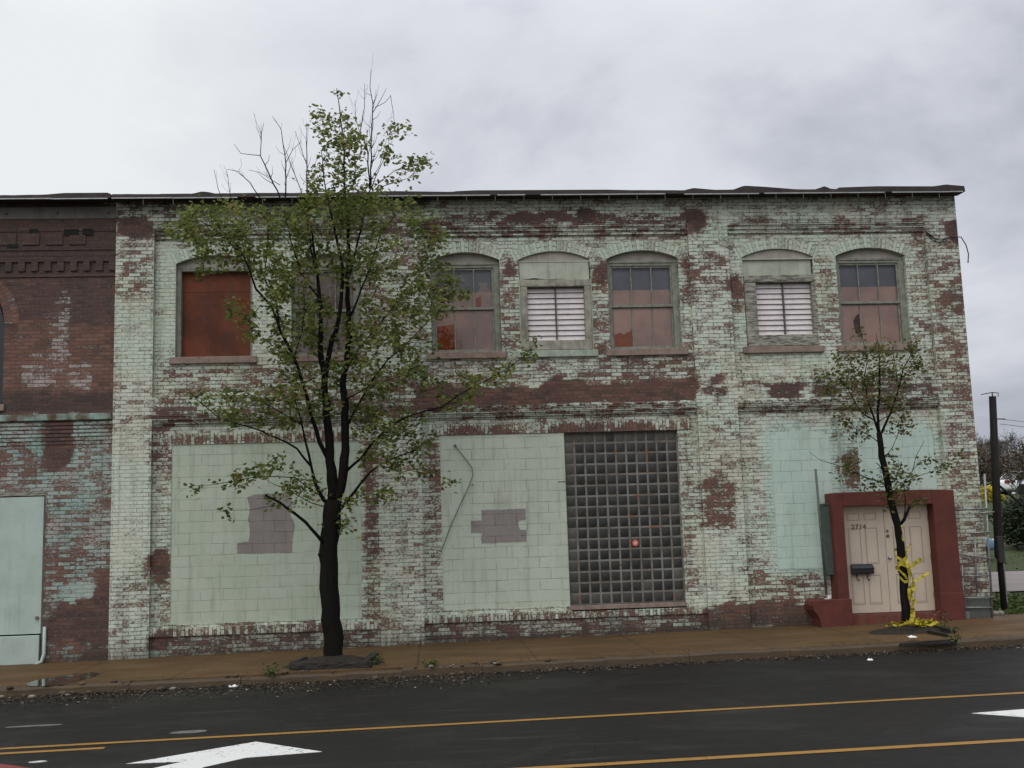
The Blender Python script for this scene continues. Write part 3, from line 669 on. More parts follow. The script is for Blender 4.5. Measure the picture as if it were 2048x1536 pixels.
st = at(1271, 1086, .19); m = MB(); m.lathe((st.x, .196, st.z), [(.06, 0), (.06, -.004), (.055, -.005)], 20, 'y'); s_ = m.build('sticker', flat_mat('pink_sticker', (.72, .16, .15), .5, .2, 30, bump=0), gb)
m = MB(); m.lathe((st.x, .1905, st.z), [(.028, 0), (.027, -.002)], 12, 'y'); m.build('sticker', flat_mat('pale_sticker', (.8, .55, .5), .5, .3, 60, bump=0), gb)
# --- right bay infills (shallow arch tops)
for (x0, x1, z0, z1, lab) in ((6.50, 7.66, 1.17, 3.80, 'arched pale block infill left of the entrance'), (8.22, 9.72, 2.45, 3.86, 'arched pale block infill above the entrance doors')):
    f = arch(x0, x1, z1-.12, z1); m = MB()
    m.prism([(x0, z0), (x1, z0)]+[(x1+(x0-x1)*i/12, f(x1+(x0-x1)*i/12)) for i in range(13)], RY-.012, RY+.05); o = m.build('block_infill', M['cmu3'], bld, recalc=True); o['label'] = lab

# --- roof, hidden sides
m = MB(); m.box(BX0, BX1, .12, 14, ZT-.12, ZT-.05); m.build('roof', M['tar'], bld)
m = MB(); m.grid(lambda u, v: (BX1, 14*u, -.5+9*v), 60, 60); m.build('side_wall', M['brick'], bld, wearfn=lambda X, Z: (np.full(X.shape, .4), np.full(X.shape, .1), np.full(X.shape, .2)))
m = MB(); m.box(BX0+.05, BX1-.05, 13.8, 14, -.5, ZT-.13); m.build('rear_wall', M['redbrick'], bld); m = MB(); m.box(BX0+.06, BX1-.06, .45, .5, -.5, ZT-.13); m.build('inner_wall', M['dark'], bld)
def roof_edge(parent, x0, x1, tops, seed):
    rn = random.Random(seed); Y0 = -.33
    m = MB(); n = int((x1-x0)/.06); top = []
    ph = rn.uniform(0, 9)
    for i in range(n+1):
        x = x0+(x1-x0)*i/n
        p0 = 8.385; h = .075+.012*mnoise.noise(Vector((x*1.1, ph, 0)))+.006*mnoise.noise(Vector((x*5, ph, 2)))
        top.append([x, p0, h])
    for (xa, xb, pts) in tops:              # torn and lifted felt, heights in metres above the edge
        for t in top:
            if xa <= t[0] <= xb:
                u = (t[0]-xa)/(xb-xa)
                for (u0, h0), (u1, h1) in zip(pts, pts[1:]):
                    if u0 <= u <= u1: t[2] = max(t[2], .075+h0+(h1-h0)*(u-u0)/max(1e-6, u1-u0))
    for a, b in zip(top, top[1:]):
        m.quad((a[0], Y0, a[1]), (b[0], Y0, b[1]), (b[0], Y0+.02, b[1]+b[2]), (a[0], Y0+.02, a[1]+a[2]))
        m.quad((a[0], Y0+.02, a[1]+a[2]), (b[0], Y0+.02, b[1]+b[2]), (b[0], .2, ZT-.02), (a[0], .2, ZT-.02))
        m.quad((a[0], Y0, a[1]), (a[0], .01, ZT-.10), (b[0], .01, ZT-.10), (b[0], Y0, b[1]))
    m.quad((x1, Y0, 8.385), (x1, .01, ZT-.10), (x1, .2, ZT-.02), (x1, Y0+.02, 8.385+top[-1][2]))
    re = m.build('roof_edge', M['tar'], parent)
    g = MB(); x = x0
    while x < x1-.1:
        L = rn.uniform(.5, 1.6); xe = min(x1-.05, x+L); dz = rn.uniform(-.006, .006)
        g.box(x, xe, Y0-.012, Y0-.004, 8.366+dz, 8.386+dz); x = xe+(rn.uniform(.02, .4) if rn.random() < .6 else .003)
    g.build('drip_edge', M['zinc'], re)
    return re
re = roof_edge(bld, BX0, BX1+.06, [(-4.9, -3.9, [(0, 0), (.6, .0), (.8, .05), (.85, .0), (1, 0)]), (-4.3, -3.9, [(0, 0), (.7, .03), (1, .0)]), (-1.5, .4, [(0, 0), (.5, .02), (1, .0)]), (.6, 4.2, [(0, .01), (.1, .025), (.8, .02), (1, 0)]), (5.0, 5.6, [(0, 0), (.3, .04), (1, 0)]),
    (5.95, 7.2, [(0, 0), (.18, .08), (.5, .055), (1, .0)]), (7.6, 8.1, [(0, 0), (.35, .06), (.6, .0), (1, 0)]), (8.05, 10.6, [(0, .03), (.3, .05), (.75, .04), (.85, .075), (1, .04)])], 3)
x = -5.2
while x < 10.3:
    h = MB(); h.tube([(x, -.325, 8.37), (x, -.32, 8.26), (x+.03, -.26, 8.22)], .006, 5); x += .545; h.build('gutter_hanger', M['greywire'], re)

# --- entrance
EY = -.27
ent = MB()
def zg(x): return gz(x)-.03
ent.prism([(7.50, zg(7.5)), (7.70, zg(7.7)), (7.70, 2.575), (7.49, 2.57)], EY, .115)
ent.prism([(7.70, 2.325), (9.44, 2.318), (9.44, 2.587), (8.6, 2.59), (7.70, 2.575)], EY+.002, .115)
ent.prism([(9.44, zg(9.4)), (9.87, zg(9.87)), (9.86, 2.565), (9.44, 2.587)], EY, .115)
es = ent.build('door_surround', M['redpaint'], bld, bevel=.012, recalc=True)
m = MB(); m.box(9.43, 9.885, EY-.02, .02, zg(9.6), .66); m.build('plinth_block', M['redpaint'], es, bevel=.01)
m = MB(); lz = .62
prof = [(7.70, zg(7.7)), (7.70, lz), (7.02, lz-.005), (6.975, lz-.03), (6.955, lz-.10), (6.975, lz-.19), (7.03, lz-.27), (7.075, lz-.35), (7.10, zg(7.1))]
m.prism(prof, EY-.10, .10); m.build('low_wall', M['redpaint'], bld, bevel=.012, recalc=True)
m = MB(); m.box(7.70, 9.44, EY+.06, .12, zg(8.5)-.02, .315); m.build('threshold', M['redtile'], bld, bevel=.01)
DY = -.02
def door(xa, xb, hinge_right, label):
    z0, z1 = .325, 2.33
    m = MB(); m.box(xa, xb, DY, DY+.045, z0, z1); d = m.build('door', M['door'], bld, bevel=.006); d['label'] = label
    W = xb-xa; g = MB(); q = MB()
    rows = [(.155, .70), (.90, 1.58), (1.72, 1.86)] if not hinge_right else [(.155, .70), (.90, 1.58), (1.72, 1.86)]
    for (a, b) in rows:
        for (u0, u1) in ((.17, .45), (.55, .83)):
            px0, px1 = xa+W*u0, xa+W*u1; pz0, pz1 = z0+a, z0+b
            t = .014
            g.box(px0, px1, DY-.004, DY+.002, pz0, pz0+t); g.box(px0, px1, DY-.004, DY+.002, pz1-t, pz1); g.box(px0, px0+t, DY-.0045, DY+.002, pz0, pz1); g.box(px1-t, px1, DY-.0045, DY+.002, pz0, pz1)
            q.prism([(px0+.03, pz0+.03), (px1-.03, pz0+.03), (px1-.03, pz1-.03), (px0+.03, pz1-.03)], DY-.007, DY+.002)
    g.build('panel_moulding', M['doorline'], d); q.build('door_panel', M['door'], d, bevel=.006, recalc=True)
    return d
dl = door(7.705, 8.565, False, 'left door leaf with the house number and mailbox'); dr = door(8.572, 9.435, True, 'right door leaf with handle and locks')
m = MB(); hp = at(1776, 1116, DY-.05)
m.lathe((8.615, DY, hp.z), [(.03, 0), (.03, -.008), (.012, -.014), (.012, -.035), (.03, -.05), (.032, -.062), (.02, -.075)], 14, 'y'); m.build('handle', M['chrome'], dr, smooth=True)
m = MB(); hz = at(1773, 1067, DY).z
m.lathe((8.615, DY, hz+.045), [(.03, 0), (.028, -.012)], 14, 'y'); m.build('lock', M['brass'], dr); m = MB(); m.lathe((8.617, DY, hz-.045), [(.03, 0), (.03, -.02), (.02, -.03)], 14, 'y'); m.build('lock', M['brass'], dr)
m = MB(); hz = at(1770, 1022, DY).z; m.lathe((8.60, DY, hz), [(.028, 0), (.026, -.014)], 12, 'y'); m.build('lock', M['brass'], dr)
for z in (.62, 1.32, 2.06): m = MB(); m.box(9.418, 9.432, DY-.02, DY-.001, z-.06, z+.06); m.build('hinge', M['num'], dr)
tx = bpy.data.curves.new('numtxt', 'FONT'); tx.body = '2714'; tx.size = .132; tx.extrude = .006; tx.align_x = 'CENTER'; tx.offset = .003; tx.space_character = 1.12
to = bpy.data.objects.new('numtxt', tx); COL.objects.link(to); bpy.context.view_layer.update()
me = bpy.data.meshes.new_from_object(to.evaluated_get(bpy.context.evaluated_depsgraph_get())); bpy.data.objects.remove(to)
me.name = 'house_number'; me.materials.clear(); me.materials.append(M['num'])
np_ = at(1717, 1053, DY); no = bpy.data.objects.new('house_number', me); COL.objects.link(no); no.parent = dl; no['label'] = 'brown house number 2714'
no.location = Vector((np_.x, DY-.007, np_.z-.05))-Vector(bld.location); no.rotation_euler = (R(90), 0, 0)

# --- mailbox, hung on the left door
mp = at(1726, 1139, DY-.1)
mbx = thing('mailbox', 'black metal mailbox with two hooks hung on the pale left door leaf', 'mailbox', (mp.x, DY, mp.z-.1))
m = MB(); hw = .205
prof = [(0, -.085), (-.105, -.085), (-.115, -.06), (-.115, .02), (-.09, .07), (-.04, .095), (0, .10)]
ids = [[m.vert((mp.x+s*hw, DY-.0095+y, mp.z+z)) for (y, z) in prof] for s in (-1, 1)]
for k in range(len(prof)-1): m.face((ids[0][k], ids[0][k+1], ids[1][k+1], ids[1][k]))
m.face(ids[0]); m.face(list(reversed(ids[1]))); m.face((ids[0][-1], ids[0][0], ids[1][0], ids[1][-1]))
m.build('box', M['black'], mbx, bevel=.006, recalc=True)
m = MB(); m.box(mp.x-hw-.008, mp.x+hw+.008, DY-.135, DY-.118, mp.z+.01, mp.z+.028); m.build('lid_edge', M['black'], mbx)
for s in (-1, 1):
    m = MB(); X = mp.x+s*.10
    m.tube([(X, DY-.03, mp.z-.085), (X, DY-.035, mp.z-.16), (X+.012, DY-.06, mp.z-.205), (X+.02, DY-.09, mp.z-.205), (X+.022, DY-.10, mp.z-.175)], .008, 6); m.build('hook', M['black'], mbx, smooth=True)

# ------------------------------------------------------------------ building 2: darker red brick neighbour at left
LX0, LX1, LY = -16.0, -5.785, .05
nb = thing('red_brick_building', 'dark red brick building with flaking turquoise paint and whitewashed boarded doorway at left', 'building', (-9, LY, 0))
ac, ar, az0, az1 = -8.62, .86, 4.62, 6.12
def atop(x): return az1+math.sqrt(max(0, ar*ar-(x-ac)**2))
w = MB()
wall_cols(w, LX0, LX1, 4.42, 8.10, LY, [(ac-ar, ac+ar, az0, atop)], dx=.07)
wall_cols(w, LX0, LX1, -.6, 4.30, LY, [(-9.4, -6.93, -.6, 3.02)], dx=.07)
reveal(w, ac-ar, ac+ar, az0, atop, LY, LY+.25); reveal(w, -9.4, -6.93, -.6, 3.02, LY, LY+.2)
w.front(LX0, LX1, 8.33, 8.45, LY)
w.build('wall', M['redbrick'], nb, wearfn=WL)
m = MB(); m.box(LX0, LX1+.005, LY-.02, LY+.06, 8.10, 8.33); m.build('concrete_band', M['concrete'], nb, bevel=.01)
x = LX1-.15
while x > LX0+4: m = MB(); m.lathe((x, LY-.02, 8.21), [(.03, 0), (.022, -.03)], 8, 'y'); x -= .93; m.build('anchor_bolt', M['steel_d'], nb)
m = MB()
for i, (z0, z1, y) in enumerate(((7.86, 7.93, .015), (7.50, 7.57, .018), (7.38, 7.45, .026), (7.30, 7.37, .036), (6.99, 7.05, .022))):
    m.front(LX0, LX1, z0, z1, LY-y, .1, .07); m.quad((LX0, LY-y, z0), (LX0, LY+.01, z0), (LX1, LY+.01, z0), (LX1, LY-y, z0)); m.quad((LX0, LY-y, z1), (LX1, LY-y, z1), (LX1, LY+.01, z1), (LX0, LY+.01, z1))
m.build('cornice', M['redbrick'], nb, wearfn=WL)
m = MB(); m.prism(crenel(LX0, LX1, 7.30, 7.10, 7.275, .12, .235), LY-.034, LY+.01); m.build('dentil_course', M['redbrick'], nb, wearfn=WL, recalc=True)
x = LX1-.55
while x > LX0+4:
    m = MB(); m.box(x-.30, x, LY-.022, LY+.01, 7.60, 7.84); x -= .42; m.build('raised_panel', M['redbrick'], nb, wearfn=WL)
m = MB(); x = LX1-.35; 
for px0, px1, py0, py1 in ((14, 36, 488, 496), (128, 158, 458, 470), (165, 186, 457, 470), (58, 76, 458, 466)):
    m = MB(); a, b = at(px0, py1, LY-.03), at(px1, py0, LY-.03); m.box(a.x, b.x, LY-.0265, LY-.0225, a.z, b.z); m.build('dark_recess', M['dark'], nb)  # thin near-black plates paint the shade of small recesses
m = MB(); m.box(LX0, LX1, LY-.075, LY+.05, 4.30, 4.42); m.build('stone_band', flat_mat('weathered_mint_band', (.30, .42, .37), .8, .3, 3, col2=(.10, .055, .03), bump=.4), nb, bevel=.012)
m = MB()
for k in range(6):
    z0 = 3.86+k*.07; y = .012+.004*k; m.front(-6.92, LX1, z0, z0+.052, LY-y, .1, .06); m.quad((-6.92, LY-y, z0), (-6.92, LY+.01, z0), (LX1, LY+.01, z0), (LX1, LY-y, z0))
    m.front(LX0, -6.92, z0, z0+.052, LY-y, .2, .06)
m.build('corbel', M['redbrick'], nb, wearfn=WL)
m = MB()
def AR(u, v, t0, t1):
    a = -math.pi/2+math.pi*u; q = ar+t0+(t1-t0)*v; return (ac+q*math.sin(a), LY-.005, az1+q*math.cos(a))
for t0, t1 in ((0, .13), (.132, .262)): m.grid(lambda u, v: AR(u, v, t0, t1), 40, 2, lambda u, v: (.106+.104*v, (ar+t0)*math.pi*u))
m.build('window_arch', M['redbrick'], nb, wearfn=lambda X, Z: (np.full(X.shape, .72), np.zeros(X.shape), np.full(X.shape, .1)))
m = MB(); m.box(ac-ar, ac+ar, LY+.2, LY+.22, az0, az1+ar); lw = m.build('window', M['black'], nb)
m = MB(); m.box(ac-ar-.05, ac+ar+.05, LY-.05, LY+.2, az0-.12, az0); m.build('sill', M['stone'], lw, bevel=.01)
# boarded doorway
m = MB(); m.box(-9.38, -6.965, LY-.0, LY+.05, .50, 2.93); bd = m.build('boarded_door', M['whiteboard'], nb, bevel=.006); bd['label'] = 'tall whitewashed boarded doorway'
m = MB(); m.box(-9.38, -6.975, LY-.045, LY+.04, -.3, .475); m.build('lower_board', M['whiteboard'], bd, bevel=.008)
m = MB(); m.box(-9.4, -6.93, LY-.01, LY+.08, 2.95, 3.02); m.build('head_board', M['peeling'], bd)
m = MB(); m.box(-6.955, -6.932, LY-.005, LY+.15, -.3, 2.95); m.build('jamb', M['frame_d'], bd)
m = MB(); m.lathe((-7.03, LY-.001, .78), [(.035, 0), (.03, -.03)], 10, 'y'); m.build('latch', M['num'], bd)
m = MB(); m.tube([(-6.885, LY-.04, .62), (-6.88, LY-.045, .15), (-6.91, LY-.08, .02), (-6.99, LY-.14, -.02)], [.03, .032, .032, .034], 8); m.build('drain_spout', M['whiteboard'], nb, smooth=True)
m = MB(); m.box(LX0, LX1, LY+.3, 14, 8.30, 8.38); m.build('roof', M['tar'], nb)
m = MB(); m.box(LX0, LX1, LY+.45, LY+.5, -.5, 8.25); m.box(LX0, LX0+.1, LY+.01, 14, -.5, 8.25); m.build('inner_wall', M['dark'], nb)
roof_edge(nb, LX0, LX1-.005, [(-7.0, -5.8, [(0, 0), (.3, .03), (1, .03)])], 8)

# ------------------------------------------------------------------ fittings on the walls (things of their own)
def P(px, py, Y): return at(px, py, Y)
m = MB(); m.tube([P(1662, 836, .07), P(1671, 836, .055), P(1674, 845, .05), P(1680, 900, .05), P(1684, 985, .05)], .022, 8)
for py in (862, 912, 960): q = P(1675+(py-845)*.07, py, .05); m.box(q.x-.04, q.x+.04, .03, .09, q.z-.015, q.z+.015)
one('conduit', m, M['mintpipe'], 'thin mint painted conduit with an elbow top running down above the doorway', 'pipe', smooth=False)
m = MB(); m.tube([P(1866, 470, -.03), P(1851, 463, .02), P(1852, 480, .05), P(1860, 580, .05), P(1874, 745, .05), P(1870, 753, .05), P(1800, 757, .05)], .024, 8)
one('conduit', m, M['mintpipe'], 'long mint painted pipe down the upper wall right of the last sash window', 'pipe')
m = MB(); m.tube([P(1851, 462, -.02), P(1870, 478, -.03), P(1882, 480, -.03), P(1903, 474, -.03), P(1922, 474, -.05), P(1932, 490, -.1), P(1937, 508, -.1), P(1936, 526, -.1)], .011, 6)
m.tube([P(1851, 466, -.02), P(1862, 478, -.03), P(1880, 486, -.03), P(1890, 478, -.03)], .009, 5)
one('dangling_wire', m, M['wire'], 'loose dark wire draped across the wall top and dangling past the right corner', 'wire')
m = MB(); m.tube([P(910, 891, .1), P(925, 910, .095), P(944, 935, .09), P(946, 950, .09), P(940, 968, .095), P(920, 1010, .10), P(900, 1055, .105), P(884, 1098, .11)], .0085, 6); m.lathe(P(910, 891, .124), [(.03, 0), (.02, -.04)], 8, 'y'); m.lathe(P(945, 969, .124), [(.016, 0), (.012, -.03)], 8, 'y')
one('hanging_cable', m, M['greywire'], 'thin grey cable hanging from a bolt across the pale mint block infill', 'cable')
m = MB(); m.tube([P(1167, 834, .06), P(1185, 855, -.02), P(1206, 826, .06)], .014, 6)
one('wall_bracket', m, M['steel_d'], 'v shaped metal bracket on the wall above the glass blocks', 'bracket')
m = MB(); m.tube([P(1116, 964, .02), P(1133, 963, .03), P(1133, 963, .12)], .010, 6)
one('gate_hook', m, M['steel_d'], 'short rusty rod sticking out between block infill and glass blocks', 'rod')
m = MB(); a, b = P(1631, 938, -.16), P(1653, 1190, -.16); m.tube([a, b], .024, 8)
one('metal_post', m, M['steel_d'], 'thin upright metal post left of the red doorway', 'post', smooth=True)
ec = thing('meter_cabinet', 'tall dark green metal cabinet squeezed between the post and red doorway', 'cabinet', (7.4, .1, 1.2))
q0, q1 = P(1645, 1005, -.08), P(1668, 1005, -.08); m = MB(); m.box(q0.x, 7.53, -.10, RY-.003, 1.05, 2.36); m.build('body', M['cabinet'], ec, bevel=.01)
m = MB(); m.box(q0.x+.03, 7.5, -.108, -.098, 1.12, 2.28); m.build('cabinet_door', M['cabinet'], ec, bevel=.004)
m = MB(); m.box(q0.x-.01, 7.54, -.12, RY-.003, 2.36, 2.385); m.build('lid', M['cabinet'], ec)
m = MB(); c = P(1659, 1192, -.2); m.lathe((c.x, -.2, .622), [(.028, 0), (.038, .055), (.036, .06)], 12); m.box(c.x-.10, c.x-.02, -.24, -.17, .622, .632)
one('paper_cup', m, M['white'], 'small white cup left on the low red wall', 'cup')
# galvanised pipe frame at the right corner
fr = thing('pipe_frame', 'galvanised pipe frame with several rungs standing against the right building corner', 'frame', (10.4, -.2, gz(10.4)))
FY = -.12
for (a, b) in (((1969, 948), (1985, 1234)), ((1949, 1062), (1954, 1185)), ((1924, 1130), (1929, 1234))):
    m = MB(); m.tube([P(*a, FY), P(*b, FY)], .022 if a[0] == 1969 else .015, 8); m.build('post', M['metal'], fr, smooth=True)
for (a, b, rr) in (((1915, 1019), (1977, 1017), .016), ((1960, 1026), (1988, 1024), .016), ((1940, 1066), (1980, 1064), .02), ((1920, 1108), (1981, 1117), .015), ((1922, 1152), (1978, 1151), .012), ((1925, 1196), (1990, 1194), .014), ((1925, 1215), (1984, 1215), .016)):
    m = MB(); m.tube([P(*a, FY-.03), P(*b, FY-.03)], rr, 8); m.build('rung', M['metal'], fr, smooth=True)
m = MB(); m.box(9.93, 10.5, -.10, -.004, gz(10.2)-.05, .52); one('brick_block', m, M['steel_d'], 'low dark masonry step behind the pipe frame at the right corner', 'step', bevel=.012)
m = MB(); a = P(1926, 1232, -.16); m.box(a.x, a.x+.12, -.2, -.15, gz(a.x)-.005, gz(a.x)+.13); one('grey_block', m, M['concrete'], 'small pale concrete block at the foot of the pipe frame', 'block', bevel=.012)

# ------------------------------------------------------------------ ground
def gslab(x0, x1, y0, y1, dz, n=60):
    m = MB(); m.grid(lambda u, v: (x0+(x1-x0)*u, y0+(y1-y0)*v, gz(x0+(x1-x0)*u)+dz), n, 4); return m
S = 'structure'
m = MB(); m.quad((-500, -500, -6), (500, -500, -6), (500, 900, -1.2), (-500, 900, -1.2)); one('ground', m, M['ground'], 'dark open ground beyond the street', 'ground', kind=S)
m = MB(); KY = -3.52
m.grid(lambda u, v: (-60+120*u, -24+(KY+24.2)*v, gz(-60+120*u)-.125), 240, 40); one('road', m, M['asphalt'], 'dark wet asphalt street', 'road', kind=S)
m = MB(); m.grid(lambda u, v: (-60+120*u, KY+.16+(-KY-.16+.3)*v, gz(-60+120*u)+(0 if 0 < v else 0)), 240, 8); m.grid(lambda u, v: (-60+120*u, KY+.16, gz(-60+120*u)-.16*(1-v)), 240, 1); one('pavement', m, M['pavement'], 'wet brown pavement in front of the buildings', 'pavement', kind=S)
# kerb of separate old stones, chipped and a little out of line
m = MB(); rn = random.Random(11); x = -30
while x < 30:
    L = rn.uniform(1.2, 2.6); sink = rn.uniform(0, .025) if x < -3 or x > 6.6 else rn.uniform(0, .015)
    if -5.5 < x < -1.2: sink += rn.uniform(.0, .025)
    y0 = KY+rn.uniform(-.02, .02); n = max(3, int(L/.12)); prev = None
    for i in range(n+1):
        xx = x+.002+(L-.004)*i/n; nz = mnoise.noise(Vector((xx*3.1, 7, 0)))*.016; t = gz(xx)+.004-sink+nz*.7
        pr = [(xx, y0-.01+nz, gz(xx)-.16), (xx, y0+nz, t-.03), (xx, y0+.025+nz, t), (xx, y0+.2, t+.002), (xx, y0+.2, gz(xx)-.1)]
        ids = [m.vert(p) for p in pr]
        if prev:
            for k in range(4): m.face((prev[k], ids[k], ids[k+1], prev[k+1]))
        if i in (0, n): m.face(ids)
        prev = ids
    x += L
one('kerb', m, M['kerb'], 'chipped old stone kerb', 'kerb', kind=S, recalc=True)
# puddle
m = MB(); pts = [(52, 1368), (72, 1361), (108, 1355), (140, 1350), (185, 1345), (202, 1347), (190, 1353), (165, 1360), (140, 1366), (120, 1371), (90, 1373), (60, 1373)]
m.slab([(atg(*p).x, atg(*p).y) for p in pts], lambda x, y: gz(x)+.001, .004); one('puddle', m, M['puddle'], 'shallow rain puddle on the pavement by the boarded doorway', 'puddle', kind=S)
# road markings
RZ = -.125
def strip(y, x0, x1, wd, fn=None):
    m = MB(); m.grid(lambda u, v: (x0+(x1-x0)*u, y-wd/2+wd*v, gz(x0+(x1-x0)*u)+RZ+.004), 120, 1); return m
one('yellow_line', strip(-7.93, -45, 45, .105), M['yellow'], 'yellow line nearer the buildings', 'road marking', kind=S)
one('yellow_line', strip(-10.45, -45, 45, .115), M['yellow'], 'yellow line nearer the camera', 'road marking', kind=S)
one('yellow_line', strip(-8.23, -45, atg(208, 1497, RZ).x, .105), M['yellow'], 'short second yellow line ending at left', 'road marking', kind=S)
A1 = [(-2.97, -9.20), (-1.86, -8.38), (-1.13, -9.10), (-1.84, -9.26), (-1.75, -9.55), (-1.95, -9.95), (-2.5, -10.22), (-3.6, -10.3), (-3.6, -10.1), (-2.9, -10.0), (-2.55, -9.7), (-2.50, -9.22)]
q = [atg(px, py, RZ) for px, py in ((253, 1528), (512, 1484), (644, 1504), (492, 1516))]
A1[0] = (q[0].x, q[0].y); A1[1] = (q[1].x, q[1].y); A1[2] = (q[2].x, q[2].y); A1[3] = (q[3].x, q[3].y)
q = atg(366, 1524, RZ); A1[-1] = (q.x, q.y); q = atg(403, 1536, RZ); A1[4] = (q.x, q.y); q = atg(307, 1537, RZ); A1[-2] = (q.x, q.y)
def arrow(pts):
    m = MB(); m.slab(pts, lambda x, y: gz(x)+RZ+.001, .0035); return m
one('turn_arrow', arrow(A1), M['whitepaint'], 'white turn arrow between the yellow lines at lower left', 'road marking', kind=S)
tip = atg(1943, 1427, RZ); A2 = [(tip.x+a, tip.y+b) for a, b in ((0, 0), (.72, -.74), (1.85, .05), (1.42, .13), (1.45, .62), (1.0, .62), (.98, .10))]
one('turn_arrow', arrow(A2), M['whitepaint'], 'white turn arrow between the yellow lines at right edge', 'road marking', kind=S)
for px, py, lx, ly in ((70, 1452, .35, .06), (378, 1464, .22, .10), (75, 1524, .09, .05)):
    g = atg(px, py, RZ); m = MB(); m.slab([(g.x+lx*math.cos(a)*random.uniform(.8, 1.1), g.y+ly*math.sin(a)*random.uniform(.8, 1.1)) for a in [k*.523 for k in range(12)]], lambda x, y: gz(x)+RZ+.001, .003)
    one('worn_paint_patch', m, flat_mat('grey_paint_rest', (.15, .15, .145) if py != 1524 else (.55, .55, .53), .6, .4, 12, bump=0), 'worn grey paint patch on the asphalt', 'road marking', kind=S)
# gutter debris
def leaf_cards(m, pts, size, cols, rn, flat=.0, nrm=None):
    for (p, tone) in pts:
        s_ = size*rn.uniform(.6, 1.3); a = rn.uniform(0, 6.283); tilt = rn.uniform(-1.1, 1.1)*(1-flat)
        d = Vector((math.cos(a), math.sin(a), rn.uniform(-.9, .3)*(1-flat))).normalized(); u = d.orthogonal().normalized()
        u.rotate(__import__('mathutils').Quaternion(d, tilt+(0 if flat else rn.uniform(0, 3.14))))
        if flat: u = Vector((-math.sin(a), math.cos(a), rn.uniform(-.3, .3)))
        n = d.cross(u); p = Vector(p)
        a0, a1, a2, a3, a4, a5 = p, p+d*s_*.35+u*s_*.30+n*s_*.06, p+d*s_*.75+u*s_*.22+n*s_*.05, p+d*s_, p+d*s_*.75-u*s_*.22+n*s_*.05, p+d*s_*.35-u*s_*.30+n*s_*.06
        i = [m.vert(q) for q in (a0, a1, a2, a3, a4, a5)]
        m.face((i[0], i[1], i[2], i[3])); m.face((i[0], i[3], i[4], i[5])); cols += [(tone, tone, tone)]*6
rn = random.Random(21); m = MB(); cols = []; pts = []
for k in range(15000):
    x = rn.uniform(-8.5, 11.5); y = KY-abs(rn.gauss(0, .55 if x < 1.5 else .2))-.01
    if x > 3 and rn.random() < .5: continue
    if mnoise.noise(Vector((x*1.2, 1, 0))) < rn.uniform(-.6, .15): continue
    pts.append(((x, y, gz(x)+RZ+.004+rn.uniform(0, .02)), rn.random()**1.6))
for k in range(700):
    x = rn.uniform(-8, 11); y = rn.uniform(KY+.02, KY+.5) if rn.random() < .7 else rn.uniform(-.25, -.02); pts.append(((x, y, gz(x)+.006+rn.uniform(0, .012)), rn.random()**1.6))
leaf_cards(m, pts, .036, cols, rn, flat=.7)
for k in range(70):
    x = rn.uniform(-8.2, 1.8); y = KY+rn.gauss(-.02, .10); r0 = rn.uniform(.012, .045); i0 = len(m.v); tn = rn.choice((.2, .4, .5, .6, .7, .95))
    m.grid(lambda u, v: (x+r0*1.4*math.cos(6.2832*u)*math.sin(math.pi*v)*(1+.4*mnoise.noise(Vector((u*4, v*4, k)))), y+r0*math.sin(6.2832*u)*math.sin(math.pi*v), gz(x)+(RZ if y < KY else -.01)+r0*.5+r0*.7*math.cos(math.pi*v)), 7, 5)
    cols += [(tn, tn, tn)]*(len(m.v)-i0)
m.col = cols
one('gutter_debris', m, M['debris'], 'wet leaf litter and grit along the kerb', 'debris', kind='stuff')
def litter(px, py, w, h, label, nm='paper_scrap', dz=0.0):
    g = atg(px, py, dz); m = MB(); rn = random.Random(px)
    m.grid(lambda u, v: (g.x+w*(u-.5)+.01*math.sin(9*v), g.y+h*(v-.5), gz(g.x)+dz+.012+.03*abs(math.sin(5*u+px))*v), 5, 4)
    one(nm, m, M['white'], label, 'litter')
litter(1557, 1311, .17, .10, 'white paper scrap in the gutter between the two trees', dz=RZ); litter(582, 1352, .12, .10, 'white scrap of litter at the kerb by the big tree', dz=-.05); litter(467, 1375, .13, .08, 'pale crumpled scrap in the gutter left of the big tree', dz=RZ); litter(1059, 1340, .09, .05, 'small white scrap by the kerb below the block infill', dz=RZ)
litter(1824, 1276, .13, .10, 'white wrapper on the mulch under the small tree', dz=.05); litter(1740, 1322, .07, .05, 'tiny white scrap on the road near the small tree', dz=RZ)

